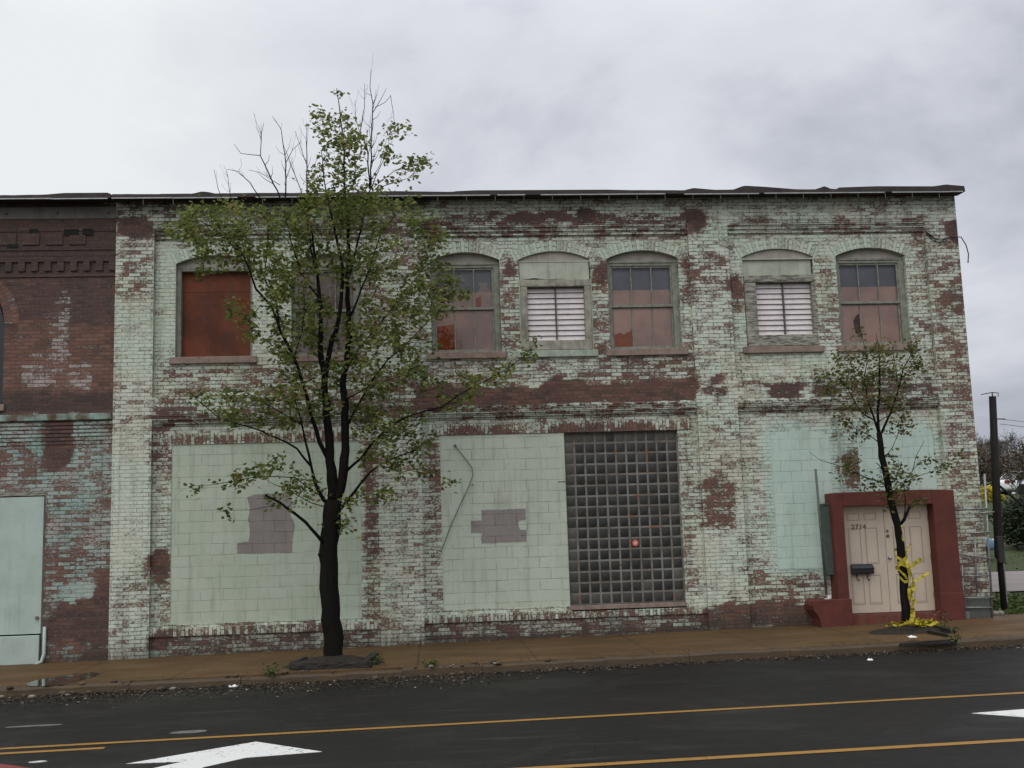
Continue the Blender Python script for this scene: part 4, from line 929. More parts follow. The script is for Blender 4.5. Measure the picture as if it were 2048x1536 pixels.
# ------------------------------------------------------------------ trees
def leafy(name, label, traced, ellipses, base, dens, leafn, lsize, lmat, seed, depth, extra_dead=(), zroot=0):
    rn = random.Random(seed); t = thing(name, label, 'tree', base, 'street trees growing in the pavement')
    T = MB(); nodes = []; rads = []
    def resample(pts, rad, step=.14):
        o, q = [pts[0]], [rad[0]]
        for (a, b, ra, rb) in zip(pts, pts[1:], rad, rad[1:]):
            n = max(1, int((b-a).length/step))
            for k in range(1, n+1):
                u = k/n; j = Vector((rn.gauss(0, 1), rn.gauss(0, 1), rn.gauss(0, 1)))*min(.012, .18*(ra+(rb-ra)*u)+.003); o.append(a+(b-a)*u+(j if k < n else Vector())); q.append(ra+(rb-ra)*u)
        return o, q
    for (pxs, dy, r0, r1) in traced:
        n = len(pxs); pts = [at(x, y, base[1]+(dy[0]+(dy[1]-dy[0])*i/(n-1))) for i, (x, y) in enumerate(pxs)]
        rad = [(r0+(r1-r0)*(i/(n-1))**.8)*(.84 if r0 > .15 or (r0 < .1 and r0 > .09) else .70) for i in range(n)]
        o, q = resample(pts, rad); T.tube(o, q, 10 if r0 > .05 else (7 if r0 > .02 else 5), wob=.09 if r0 > .03 else .03)
        nodes += o; rads += q
    N = np.array(nodes); Rr = list(rads)
    att = []
    for (cx, cy, rx, ry, k) in ellipses:
        cnt = int(math.pi*rx*ry*dens*k*(1.4 if cy < 372 else 1.08)/1000+rn.random())
        for _ in range(cnt):
            while True:
                u, v = rn.uniform(-1, 1), rn.uniform(-1, 1)
                if u*u+v*v < 1: break
            px, py = cx+u*rx, cy+v*ry; p0 = at(px, py, base[1]); dist = np.min(np.sum((N-np.array(p0))**2, 1))
            near = N[np.argmin(np.sum((N[:, [0, 2]]-np.array([p0.x, p0.z]))**2, 1))]
            Y = near[1]*.6+base[1]*.4+rn.gauss(0, depth*min(1, math.sqrt(rx*ry)/60)); Y = min(max(Y, base[1]-2.0), -.35)
            att.append(at(px, py, Y))
    A = np.array(att)
    d0 = np.array([np.min(np.sum((N-a)**2, 1)) for a in A]); order = np.argsort(d0)
    tw = T; L = MB(); cols = []; lp = []
    cap = len(N)+9000; buf = np.zeros((cap, 3)); buf[:len(N)] = N; cnt = len(N)
    for oi in order:
        a = A[oi]; dd = buf[:cnt]-a; sc_ = np.sum(dd*dd, 1)+np.maximum(0, dd[:, 2])*.5; i = int(np.argmin(sc_)); s0 = Vector(buf[i]); e = Vector(a); ln = (e-s0).length
        r0 = min(.011, max(.0035, .0035+.006*ln)); n = max(2, int(ln/.12)); pts = []
        for k in range(n+1):
            u = k/n; pts.append(s0+(e-s0)*u+Vector((rn.gauss(0, .012), rn.gauss(0, .012), .10*ln*math.sin(math.pi*u)*.5+rn.gauss(0, .012)))*(1 if 0 < k < n else 0))
        tw.tube(pts, [r0+(0.0028-r0)*k/n for k in range(n+1)], 4, cap=False)
        for p in pts[1:]:
            if cnt < cap: buf[cnt] = p; cnt += 1
        nl = max(2, int(rn.gauss(leafn, leafn*.3))); tone0 = rn.gauss(.42, .16)
        for _ in range(nl):
            u = rn.random()**.5; b = s0+(e-s0)*(1-(1-u)*min(1, .5/max(ln, .1))); sg = .065
            lp.append((b+Vector((rn.gauss(0, sg), rn.gauss(0, sg), rn.gauss(-.01, sg))), min(1, max(0, tone0+rn.gauss(0, .2)))))
    leaf_cards(L, lp, lsize, cols, rn); L.col = cols
    for (pxs, dy, r0, r1) in extra_dead:
        n = len(pxs); pts = [at(x, y, base[1]+dy) for x, y in pxs]; o, q = resample(pts, [r0+(r1-r0)*i/(n-1) for i in range(n)], .12); tw.tube(o, q, 5, cap=False)
        for k in range(2, len(o)-1):
            for _ in range(rn.choice((0, 1, 1, 2))):
                d = (o[k]-o[k-1]).normalized(); s_ = Vector((rn.uniform(-1, 1), rn.uniform(-1, 1), rn.uniform(-.1, 1))).normalized(); ln = rn.uniform(.10, .42); mid = o[k]+(d*.5+s_*.7)*ln*.5; tw.tube([o[k], mid, mid+(d*.7+s_*.4)*ln*.5], [q[k]*.6, q[k]*.4, .002], 4, cap=False)
    T.build('trunk', M['bark'], t, smooth=True)
    c = L.build('crown', lmat, t); return t

TB = atg(668, 1328)
big = [
 ([(668, 1340), (667, 1300), (662, 1220), (657, 1150), (656, 1110), (660, 1070), (664, 1030), (667, 1000)], (0, 0), .185, .165),
 ([(657, 1118), (646, 1112), (638, 1108)], (0, -.1), .06, .045),
 ([(667, 1005), (664, 960), (660, 900), (655, 850), (650, 790), (646, 735), (641, 680), (642, 620), (636, 560), (628, 500), (622, 450)], (0, -.2), .14, .018),
 ([(668, 1010), (684, 960), (691, 900), (690, 850), (688, 790), (690, 740), (696, 690), (697, 620), (693, 560), (698, 495), (693, 430), (689, 380), (688, 296), (680, 225), (673, 176)], (0, .1), .125, .006),
 ([(648, 780), (655, 725), (673, 660), (682, 600), (686, 540), (672, 470), (660, 420), (650, 370), (642, 300)], (-.05, -.4), .075, .008),
 ([(664, 1010), (647, 1000), (630, 966), (622, 930), (612, 888), (604, 850), (590, 800)], (0, -.4), .055, .014),
 ([(660, 925), (650, 905), (638, 882), (625, 838), (609, 776), (588, 716), (560, 660), (543, 612), (512, 578), (498, 537), (486, 511), (455, 480), (425, 455), (395, 440)], (0, -.9), .06, .008),
 ([(560, 660), (552, 600), (530, 560), (534, 500), (540, 440), (520, 400)], (-.6, -.3), .025, .006),
 ([(543, 613), (520, 612), (498, 640)], (-.6, -.8), .015, .006),
 ([(622, 932), (594, 897), (551, 875), (500, 854), (440, 838), (395, 800), (372, 776)], (-.2, -.8), .030, .006),
 ([(604, 850), (570, 830), (520, 800), (475, 778)], (-.3, -.6), .022, .006),
 ([(652, 1092), (636, 1072), (612, 1045), (590, 1027), (560, 1005), (530, 990)], (-.05, -.5), .046, .026),
 ([(650, 995), (630, 985), (590, 955), (520, 952), (470, 962), (420, 970), (380, 972)], (0, -.5), .018, .004),
 ([(655, 1015), (620, 1005), (575, 980), (540, 965), (515, 945)], (0, -.3), .014, .004),
 ([(560, 1010), (500, 1020), (432, 1024)], (-.4, -.5), .008, .003),
 ([(676, 1022), (690, 1008), (708, 985), (723, 965), (740, 945), (756, 932), (790, 915), (830, 900)], (0, -.4), .05, .008),
 ([(690, 945), (706, 930), (724, 915), (745, 885), (775, 856), (805, 838), (838, 826), (885, 814), (932, 782), (985, 754), (1026, 729), (1057, 704), (1074, 678)], (0, -.5), .038, .006),
 ([(690, 860), (705, 830), (722, 800), (745, 760), (775, 720), (810, 690), (850, 650), (890, 610)], (0, .3), .035, .008),
 ([(694, 740), (715, 700), (750, 660), (790, 610), (830, 560), (870, 510)], (0, .5), .030, .006),
 ([(697, 640), (715, 600), (738, 540), (760, 470), (790, 430), (830, 410)], (0, -.3), .03, .006),
 ([(695, 560), (712, 500), (726, 440), (738, 385), (745, 370)], (0, .3), .03, .016),
 ([(743, 378), (760, 335), (775, 302), (784, 245)], (.3, .3), .014, .004), ([(748, 374), (785, 345), (819, 325), (858, 318)], (.3, .1), .012, .004), ([(752, 376), (800, 362), (840, 350)], (.3, .3), .010, .004),
 ([(640, 600), (610, 560), (590, 510), (575, 450), (565, 400)], (-.1, .3), .025, .008), ([(636, 560), (622, 500), (615, 440), (613, 380)], (-.2, .1), .022, .01),
 ([(609, 776), (570, 750), (540, 740)], (-.4, -.7), .012, .005), ([(588, 716), (605, 660), (610, 600), (600, 540)], (-.5, -.1), .018, .006), ([(690, 800), (735, 775), (790, 755), (840, 745)], (0, -.5), .018, .005),
 ([(760, 930), (800, 945), (845, 935), (885, 955), (915, 968)], (-.3, -.4), .010, .003), ([(486, 511), (450, 515), (420, 505)], (-.9, -1.1), .012, .004), ([(693, 430), (720, 400), (760, 330), (775, 270)], (.1, -.1), .016, .004),
]
dead = [([(614, 395), (614, 310), (613, 245)], .2, .014, .003), ([(570, 400), (572, 330), (570, 310), (562, 258), (545, 232)], .3, .014, .003), ([(572, 325), (585, 300), (600, 285)], .3, .007, .003), ([(560, 395), (530, 330), (521, 312), (523, 267), (528, 245)], -.1, .013, .003), ([(521, 311), (482, 307), (468, 288)], -.1, .007, .003),
 ([(520, 395), (500, 365), (477, 343), (452, 338)], -.2, .010, .003), ([(465, 430), (460, 385), (453, 340)], -.3, .009, .003), ([(450, 420), (436, 376), (428, 338)], -.3, .007, .003), ([(560, 370), (520, 345), (497, 340)], .3, .006, .003), ([(605, 390), (590, 350), (577, 315), (565, 285)], .1, .008, .003), ([(614, 330), (600, 290), (590, 262)], .2, .006, .003),
 ([(740, 374), (734, 296), (720, 266), (729, 214), (729, 167)], .3, .014, .003), ([(720, 266), (712, 240), (710, 200)], .3, .006, .003), ([(742, 370), (743, 272), (746, 208), (740, 175), (742, 138)], .3, .014, .003), ([(746, 225), (762, 198), (773, 177)], .3, .007, .003), ([(750, 215), (770, 205), (781, 192)], .3, .006, .003), ([(781, 190), (786, 220), (790, 250)], .3, .005, .003)]
ell = [(676, 186, 8, 12, .5), (668, 226, 40, 16, .5), (640, 246, 18, 18, .7), (682, 262, 40, 36, .65), (690, 320, 46, 48, .75), (645, 345, 35, 32, .6), (788, 258, 30, 22, .35), (810, 250, 14, 16, .4), (752, 300, 42, 32, .42), (828, 318, 30, 18, .5), (790, 345, 42, 26, .42), (855, 322, 12, 12, .7), (690, 400, 75, 36, .85), (630, 385, 40, 20, .8),
 (420, 445, 72, 42, 1.25), (362, 452, 28, 20, 1.1), (480, 430, 55, 36, 1), (560, 430, 55, 36, 1), (640, 440, 65, 45, 1.05), (720, 430, 55, 45, 1), (800, 420, 50, 34, .8), (850, 450, 40, 40, .8), (878, 488, 26, 30, .7), (450, 500, 60, 30, 1.0), (415, 540, 26, 18, .8), (520, 510, 50, 45, 1), (600, 520, 55, 55, 1), (700, 520, 55, 55, 1.05), (790, 520, 62, 45, .8), (862, 540, 38, 36, .8), (900, 585, 36, 38, 1), (850, 600, 60, 42, .9), (780, 620, 62, 52, .9), (600, 610, 55, 55, 1), (545, 570, 36, 40, .8), (478, 622, 28, 22, 1), (490, 650, 24, 24, 1), (560, 680, 42, 42, .9), (640, 650, 40, 55, 1.1), (740, 680, 55, 45, .95), (830, 690, 46, 34, .9), (700, 740, 55, 36, .95), (590, 740, 36, 36, .8), (780, 750, 50, 32, .9), (838, 742, 28, 26, .8),
 (600, 790, 52, 32, .8), (520, 790, 55, 22, .8), (450, 800, 46, 22, .8), (388, 785, 26, 16, .8), (480, 830, 45, 18, .8), (560, 840, 45, 24, .8), (640, 800, 30, 36, .8), (740, 800, 55, 32, .85), (800, 840, 55, 28, .8), (830, 880, 36, 26, .8), (760, 860, 55, 28, .8), (800, 920, 36, 26, .7), (750, 900, 36, 28, .7), (840, 930, 22, 18, .7), (900, 965, 20, 10, .7), (770, 985, 30, 18, .6),
 (900, 800, 46, 16, .9), (960, 768, 42, 20, .9), (1010, 738, 36, 18, 1), (1052, 706, 22, 16, 1), (1075, 677, 9, 7, 1), (930, 745, 26, 12, .8), (860, 770, 30, 20, .7),
 (500, 945, 34, 20, .9), (545, 930, 34, 22, .8), (600, 958, 40, 22, .7), (472, 962, 18, 14, .9), (395, 975, 20, 9, 1), (430, 968, 14, 7, .8), (560, 1000, 44, 10, .6), (440, 1022, 18, 5, .8), (630, 985, 28, 18, .6), (692, 1050, 22, 18, .8), (702, 1010, 18, 13, .8), (650, 1040, 13, 9, .7), (735, 990, 28, 14, .7)]
leafy('street_tree', 'tall leafing street tree with thick dark trunk and bare twigs at its top', big, ell, (TB.x, TB.y, TB.z), 4.2, 13.5, .082, M['leaf'], 7, .62, dead)
TS = atg(1813, 1262)
sm = [
 ([(1814, 1268), (1812, 1240), (1808, 1180), (1803, 1120), (1797, 1070), (1790, 1035), (1783, 1005), (1776, 970), (1768, 930), (1762, 895), (1758, 865)], (0, 0), .098, .058),
 ([(1797, 1052), (1808, 1040), (1820, 1012)], (0, -.1), .045, .034), ([(1808, 1040), (1811, 1000), (1808, 966), (1825, 942), (1832, 912), (1849, 881)], (-.05, -.2), .018, .005), ([(1808, 966), (1835, 952), (1862, 944), (1906, 919)], (-.1, -.3), .012, .004),
 ([(1758, 870), (1756, 838), (1758, 800), (1760, 768), (1759, 720), (1757, 690), (1752, 668)], (0, .1), .045, .006),
 ([(1756, 862), (1748, 836), (1738, 808), (1728, 758), (1711, 736), (1700, 720)], (0, -.2), .032, .006), ([(1748, 840), (1730, 830), (1718, 818), (1698, 781), (1678, 758), (1650, 745)], (0, -.4), .020, .005),
 ([(1728, 758), (1735, 720), (1728, 690), (1722, 660)], (-.1, .1), .014, .005), ([(1763, 866), (1773, 843), (1783, 823), (1797, 778), (1807, 736), (1822, 711), (1822, 672)], (0, -.1), .034, .007), ([(1822, 711), (1838, 700), (1852, 690)], (-.1, -.2), .010, .004),
 ([(1797, 778), (1790, 730), (1785, 690)], (-.05, .2), .013, .004), ([(1758, 842), (1775, 832), (1800, 815)], (0, .2), .014, .006), ([(1770, 968), (1738, 957), (1718, 949), (1693, 937), (1669, 929), (1640, 920), (1618, 903)], (0, -.4), .018, .004),
 ([(1758, 885), (1738, 870), (1711, 858), (1690, 832)], (0, -.3), .014, .004), ([(1766, 940), (1758, 930), (1752, 926)], (0, 0), .014, .010), ([(1770, 915), (1785, 895), (1795, 870), (1798, 855)], (0, .2), .012, .004), ([(1680, 780), (1655, 772), (1635, 765)], (-.35, -.5), .008, .003)]
sell = [(1722, 742, 55, 28, .9), (1662, 768, 38, 20, 1.1), (1640, 742, 22, 10, .9), (1698, 712, 32, 24, .7), (1760, 692, 30, 22, .8), (1722, 668, 12, 12, .8), (1826, 702, 26, 26, .8), (1838, 735, 18, 18, 1.2), (1790, 740, 36, 36, .8), (1740, 795, 45, 34, .6), (1800, 800, 26, 34, .7), (1690, 838, 22, 18, .9), (1722, 862, 22, 18, .8), (1800, 850, 26, 26, .8), (1706, 930, 16, 26, 1.0), (1740, 962, 26, 16, 1.0), (1788, 930, 30, 26, .8), (1806, 960, 30, 20, .9), (1850, 915, 16, 12, 1.0), (1882, 932, 24, 9, 1), (1908, 912, 12, 9, 1), (1782, 990, 32, 16, .9), (1832, 1002, 18, 9, 1.1), (1680, 960, 12, 8, .3), (1745, 745, 60, 60, .45), (1845, 620, 0, 0, 0)]
leafy('street_tree', 'small spindly street tree wrapped in yellow tape before the red doorway', sm, sell, (TS.x, TS.y, TS.z), 6.8, 10, .068, M['leaf2'], 19, .35)

# caution tape
rn = random.Random(3); TY = TS.y
tp = thing('caution_tape', 'tangled yellow caution tape wound around the small tree trunk and heaped at its foot', 'tape', (TS.x, TS.y, TS.z))
def ribbon(m, pts, wd, twist=0.6, seed=0):
    q = random.Random(seed); pts = [Vector(p) for p in pts]; n = len(pts); prev = None; a0 = q.uniform(0, 3)
    for i, p in enumerate(pts):
        t = (pts[min(i+1, n-1)]-pts[max(i-1, 0)]).normalized(); u = t.orthogonal().normalized(); u.rotate(__import__('mathutils').Quaternion(t, a0+twist*i))
        ids = (m.vert(p-u*wd/2), m.vert(p+u*wd/2))
        if prev: m.face((prev[0], prev[1], ids[1], ids[0]))
        prev = ids
m = MB()
for k in range(7):
    cpx, cpy = 1799+rn.uniform(-1, 5), 1108+k*7.5; c = at(cpx+(k*.9), cpy, TY); rr = .07+rn.uniform(.005, .022); pts = []
    for i in range(15):
        a = i*2*math.pi/12+k; pts.append(c+Vector((math.cos(a)*rr*rn.uniform(.95, 1.2), math.sin(a)*rr, .10*math.sin(a+k)+.03*(i/14-.5)+rn.uniform(-.015, .015))))
    prev = None
    for i, p in enumerate(pts):
        up = Vector((rn.uniform(-.25, .25), 0, 1)).normalized()*.027; ids = (m.vert(p-up), m.vert(p+up*rn.uniform(.6, 1.1)))
        if prev: m.face((prev[0], prev[1], ids[1], ids[0]))
        prev = ids
m.build('winding', M['tape'], tp)
FT = TY-.13
for k, (pxs, wd) in enumerate([([(1806, 1082), (1804, 1065), (1803, 1050)], .03), ([(1818, 1136), (1825, 1131), (1834, 1124), (1842, 1117)], .06), ([(1826, 1163), (1838, 1158), (1848, 1151), (1858, 1144)], .05), ([(1812, 1110), (1816, 1096), (1822, 1087)], .045),
      ([(1812, 1120), (1818, 1140), (1826, 1158), (1826, 1175), (1820, 1190), (1820, 1210), (1825, 1228), (1822, 1245), (1815, 1258)], .07), ([(1816, 1135), (1825, 1155), (1828, 1172), (1822, 1185), (1822, 1204), (1827, 1222), (1828, 1240), (1820, 1256)], .06), ([(1822, 1178), (1824, 1196), (1830, 1204), (1826, 1212)], .06), ([(1814, 1128), (1820, 1150), (1822, 1168), (1818, 1180), (1819, 1200)], .05)]):
    m = MB(); pts = []
    for a, b in zip(pxs, pxs[1:]):
        for j in range(3): u = j/3; pts.append(at(a[0]+(b[0]-a[0])*u, a[1]+(b[1]-a[1])*u, FT-.02*math.sin(k+j))+Vector((0, rn.uniform(-.02, .02), 0)))
    pts.append(at(*pxs[-1], FT)); ribbon(m, pts, wd, .35 if k not in (1, 2) else .05, k); m.build('streamer', M['tape'], tp)
m = MB()
for k in range(24):
    c = Vector((TS.x+rn.gauss(.10, .15), TS.y-.10+rn.gauss(-.05, .13), 0)); c.z = gz(c.x)+.05+rn.uniform(0, .10); pts = []; a = rn.uniform(0, 6.28); rr = rn.uniform(.05, .13)
    for i in range(8): a += rn.uniform(.4, .95); pts.append(c+Vector((math.cos(a)*rr*1.5, math.sin(a)*rr, rn.uniform(-.02, .05))))
    ribbon(m, pts, .05, .5, k)
m.build('heap', M['tape'], tp)

# tree pits
def mound(c, rx, ry, h, seed, name, label):
    rn = random.Random(seed); m = MB()
    def f(u, v):
        a = 2*math.pi*u; q = v; x = c[0]+rx*q*math.cos(a); y = c[1]+ry*q*math.sin(a)
        return (x, y, gz(x)-.01+h*(1-q*q)+(.03*mnoise.noise(Vector((x*9, y*9, seed))) if q < .95 else 0))
    m.grid(f, 36, 8); return one(name, m, M['soil'], label, 'soil', kind=S, smooth=True)
mound((TB.x+.0, TB.y-.10), .84, .46, .15, 1, 'soil_mound', 'dark soil mound around the big tree'); mound((TS.x-.05, TS.y-.18), .72, .42, .12, 2, 'mulch_mound', 'dark mulch mound around the small tree')
def log(pxa, pxb, r0, r1, dz, label, seed, sq=.5):
    a, b = atg(*pxa), atg(*pxb); a.z = gz(a.x)+dz+r0*.55; b.z = gz(b.x)+dz+r1*.55; rn = random.Random(seed); m = MB(); n = max(8, int((b-a).length/.06)); K = 16
    t = (b-a).normalized(); u = Vector((0, 0, 1)); w = t.cross(u).normalized(); rings = []
    for i in range(n+1):
        f = i/n; p = a+(b-a)*f; rr = (r0+(r1-r0)*f)*(1-.35*(i in (0, n))); ring = []
        for k in range(K):
            an = 2*math.pi*k/K; ca, sa = math.cos(an), math.sin(an); q = min(1.25, .92/max(abs(ca), abs(sa)))
            q *= 1+.13*mnoise.noise(Vector((p.x*5+seed, ca*1.3, sa*1.3)))+.10*mnoise.noise(Vector((p.x*17, ca*4, sa*4+seed)))
            ring.append(m.vert(p+w*ca*rr*q+u*sa*rr*q*.8))
        rings.append(ring)
    for p_, q_ in zip(rings, rings[1:]):
        for k in range(K): m.face((p_[k], p_[(k+1) % K], q_[(k+1) % K], q_[k]))
    m.face(rings[0]); m.face(rings[-1])
    return one('timber_edging', m, M['wetwood'], label, 'timber', recalc=True)
log((580, 1340), (744, 1335), .085, .08, .0, 'long dark wet timber edging the big tree pit', 1); log((733, 1330), (750, 1318), .07, .085, 0, 'short dark stump end at the right of the big tree pit', 2)
log((583, 1334), (612, 1320), .06, .05, 0, 'small rounded timber closing the left of the big tree pit', 5)
log((1862, 1259), (1908, 1267), .07, .055, 0, 'dark log lying right of the small tree', 3); log((1858, 1267), (1900, 1275), .045, .04, 0, 'thinner dark branch lying in front of the log by the small tree', 6)
log((1800, 1289), (1912, 1281), .045, .05, -.035, 'dark broken timber lying along the kerb below the small tree', 4)
# weeds
def weed(px, py, h, n, label, seed, dz=0):
    rn = random.Random(seed); g = atg(px, py, dz); t = thing('weed', label, 'weed', (g.x, g.y, g.z)); s_ = MB(); L = MB(); cols = []; lp = []
    for k in range(n):
        d = Vector((rn.uniform(-.5, .5), rn.uniform(-.3, .3), 1)).normalized(); ln = h*rn.uniform(.5, 1); pts = [g+Vector((rn.uniform(-.05, .05), rn.uniform(-.04, .04), 0))]
        for i in range(4): pts.append(pts[-1]+(d+Vector((rn.uniform(-.3, .3), rn.uniform(-.3, .3), 0)))*ln/4); 
        s_.tube(pts, [.005, .004, .004, .003, .002], 4, cap=False)
        for p in pts[1:]:
            for _ in range(3): lp.append((p+Vector((rn.gauss(0, .03), rn.gauss(0, .03), rn.gauss(0, .02))), rn.random()))
    leaf_cards(L, lp, .05, cols, rn); L.col = cols; s_.build('stem', M['twig'], t); L.build('leaves', M['grassleaf'], t)
weed(1893, 1262, .42, 3, 'thin bare weed stems on the pavement right of the small tree', 1); weed(1908, 1290, .28, 5, 'small weed tuft at the kerb right of the logs', 2); weed(545, 1352, .22, 6, 'low weed tuft at the kerb left of the big tree pit', 3, -.02); weed(860, 1335, .16, 6, 'low weed tuft on the broken kerb right of the big tree', 4, -.02); weed(752, 1330, .18, 5, 'grassy tuft beside the stump at the big tree pit', 5)

# ------------------------------------------------------------------ background at right
TZ = [(0, .15), (5, .25), (12.7, .35), (18, .70), (26, 1.55), (40, 3.35), (60, 3.9), (200, 6.5)]
def tz(x, y): return float(np.interp(y, [a for a, _ in TZ], [b for _, b in TZ]))+.0*(x-11)
m = MB(); m.grid(lambda u, v: (BX1+.02+170*u**1.6, .3+200*v**1.8, tz(0, .3+200*v**1.8)-.004), 40, 90); one('grass_bank', m, M['grass'], 'grassy verge and bank beyond the building', 'grass', kind=S, smooth=True)
m = MB(); m.grid(lambda u, v: (BX1+.05+100*u, 5.2+7.6*v, tz(0, 5.2+7.6*v)+.03), 10, 12); one('side_road', m, M['paleroad'], 'pale side road behind the building', 'road', kind=S)
rn = random.Random(9); m = MB(); cols = []; lp = []
for k in range(9000):
    y = rn.choice((rn.uniform(.4, 5), rn.uniform(.4, 3), rn.uniform(13, 45))); x = rn.uniform(BX1+.1, 15+y*.5)
    lp.append(((x, y, tz(x, y)+rn.uniform(.0, .05)), rn.random()))
leaf_cards(m, lp, .10, cols, rn); m.col = cols; one('grass_tufts', m, M['grassleaf'], 'rough grass tufts on the verge and bank', 'grass', kind='stuff')
# pole
pb = at(2009, 1224, .75); pt = at(1985, 793, .75)
pl = thing('utility_pole', 'short dark wooden utility pole beyond the right corner of the building', 'pole', (pb.x, .75, tz(0, .75)))
m = MB(); m.tube([Vector((pb.x, .75, tz(0, .75)-.05)), Vector((pb.x, .75, 1.2)), Vector((pb.x-.01, .75, 1.25)), Vector((pt.x, .75, pt.z))], [.062, .058, .085, .07], 12); m.build('post', M['pole'], pl, smooth=True)
m = MB(); m.tube([(pt.x, .75, pt.z), (pt.x, .75, pt.z+.09)], .012, 6); m.tube([at(1962, 789, .75), at(1978, 786, .75), at(1985, 785, .75), at(1997, 786, .75), at(1996, 793, .75)], .009, 5); m.build('insulator', M['wire'], pl)
q = at(1999, 1100, .68); m = MB(); m.box(q.x-.07, q.x+.05, .58, .68, at(1999, 1126, .6).z, at(1999, 1072, .6).z); m.build('junction_box', M['wire'], pl, bevel=.01)
m = MB(); m.tube([at(1992, 966, .7), at(2030, 998, .7), at(2075, 1036, .7)], .024, 6); m.build('brace', M['pole'], pl)
m = MB(); m.tube([at(1990, 838, .7), at(2010, 838, .7)], .012, 5); m.build('cross_bar', M['wire'], pl)
for (ya, yb) in ((838, 841), (848, 851)):
    m = MB(); a, b = at(2000, ya, .75), at(2400, yb-12, 8); m.tube([a+(b-a)*u+Vector((0, 0, -.25*math.sin(math.pi*u))) for u in [i/12 for i in range(13)]], .006, 4); m.build('wire', M['greywire'], pl)
m = MB(); q = at(2013, 1195, 2.5); m.tube([(q.x, 2.5, tz(0, 2.5)), (q.x, 2.5, at(2011, 1128, 2.5).z)], .022, 6); one('fence_post', m, M['metal'], 'thin metal post on the grass beside the utility pole', 'post')
m = MB(); rn = random.Random(2)
def stone(m, c, r, rn):
    i0 = len(m.v); n1, n2 = 8, 5
    m.grid(lambda u, v: (c[0]+r*1.3*math.cos(6.2832*u)*math.sin(math.pi*v), c[1]+r*math.sin(6.2832*u)*math.sin(math.pi*v), c[2]+r*.8*math.cos(math.pi*v)+.2*r*mnoise.noise(Vector((u*5, v*5, c[0])))), n1, n2)
for (px, py) in ((1993, 1226), (2001, 1216), (1988, 1218)):
    m = MB(); g = at(px, py, .45); stone(m, (g.x, .45, tz(0, .45)+.03), .06, rn)
    one('stone', m, M['bareblock'], 'small rubble stone at the foot of the utility pole', 'stone', group='rubble stones by the pole', smooth=True)
# foliage masses
def bush(name, label, cat, c, rx, ry, rz, n, size, mat, seed, group=None, stems=True):
    rn = random.Random(seed); t = thing(name, label, cat, c, group); L = MB(); cols = []; lp = []
    for k in range(n):
        d = Vector((rn.gauss(0, 1), rn.gauss(0, 1), rn.gauss(0, 1))).normalized(); q = rn.random()**.45*(1+.28*mnoise.noise(d*2.2+Vector((seed, 0, 0))))
        p = Vector((c[0]+d.x*rx*q, c[1]+d.y*ry*q, c[2]+rz+d.z*rz*q))
        if p.z < c[2]: continue
        lp.append((p, min(1, max(0, .4+.5*mnoise.noise(p*1.3)+rn.gauss(0, .2)))))
    leaf_cards(L, lp, size, cols, rn); L.col = cols
    s_ = MB()
    for k in range(9):
        e = Vector((c[0]+rn.uniform(-.7, .7)*rx, c[1]+rn.uniform(-.7, .7)*ry, c[2]+rz*rn.uniform(1, 1.7))); s_.tube([Vector(c), (Vector(c)+e)/2+Vector((rn.uniform(-.1, .1), 0, .1)), e], [.04, .025, .01], 5)
    s_.build('stems', M['greytwig'], t); L.build('foliage', mat, t); return t
def gp(px, Y): p = at(px, 1000, Y); return (p.x, Y, tz(p.x, Y))
bush('hedge', 'large dark evergreen bush on the grass beside the pole', 'bush', gp(2066, 19.5), 1.55, 1.2, 1.05, 6500, .14, M['hedge'], 4)
bush('hedge', 'dark evergreen bush outside the right edge of the view', 'bush', gp(2190, 20.5), 1.6, 1.4, .95, 3000, .16, M['hedge'], 5)
bush('flowering_shrub', 'yellow flowering shrub on the bank against the building corner', 'shrub', gp(1975, 37), .55, .4, .45, 420, .17, M['yellowfl'], 6)
bush('flowering_shrub', 'small yellow flowering shrub right behind the utility pole', 'shrub', gp(2001, 37), .22, .2, .2, 130, .15, M['yellowfl'], 7)
for k, (px, Y, rx, rz, lab) in enumerate(((1962, 52, 1.5, 1.7, 'brown leafless thicket left of the utility pole'), (2022, 54, 1.8, 1.5, 'brown leafless thicket right of the utility pole above the white car'), (2068, 50, 1.6, 1.9, 'brown leafless thicket at the far right edge'))):
    bush('thicket', lab, 'bush', gp(px, Y), rx, 1.2, rz, 3000, .16, M['brownbush'], 30+k)
def bare_tree(px, Y, h, sp, seed, label, leaves=0):
    rn = random.Random(seed); c = Vector(gp(px, Y)); t = thing('bare_tree', label, 'tree', c, 'bare trees on the bank'); T = MB(); lp = []; L = MB(); cols = []
    def grow(p, d, ln, r, lev):
        n = 4; pts = [p]
        for i in range(n): d = (d+Vector((rn.gauss(0, .13), rn.gauss(0, .13), .05))).normalized(); pts.append(pts[-1]+d*ln/n)
        T.tube(pts, [r*(1-.5*i/n) for i in range(n+1)], 5 if lev < 2 else 3, cap=False)
        if lev >= 4:
            for q in pts[1:]: lp.append((q+Vector((rn.gauss(0, .06), rn.gauss(0, .06), rn.gauss(0, .06))), rn.random()))
            return
        for k in range(4 if lev else 5):
            b = pts[rn.randint(2, n)]; a = rn.uniform(0, 6.283); s_ = Vector((math.cos(a), math.sin(a), rn.uniform(.2, .9)))*sp
            grow(b, (d*.8+s_).normalized(), ln*rn.uniform(.55, .8), r*.55, lev+1)
    grow(c, Vector((0, 0, 1)), h*.33, h*.018, 0)
    T.build('trunk', M['greytwig'], t); lp = [q for q in lp if rn.random() < .45]; leaf_cards(L, lp, .10, cols, rn); L.col = cols; L.build('crown', M['brownbush'], t)
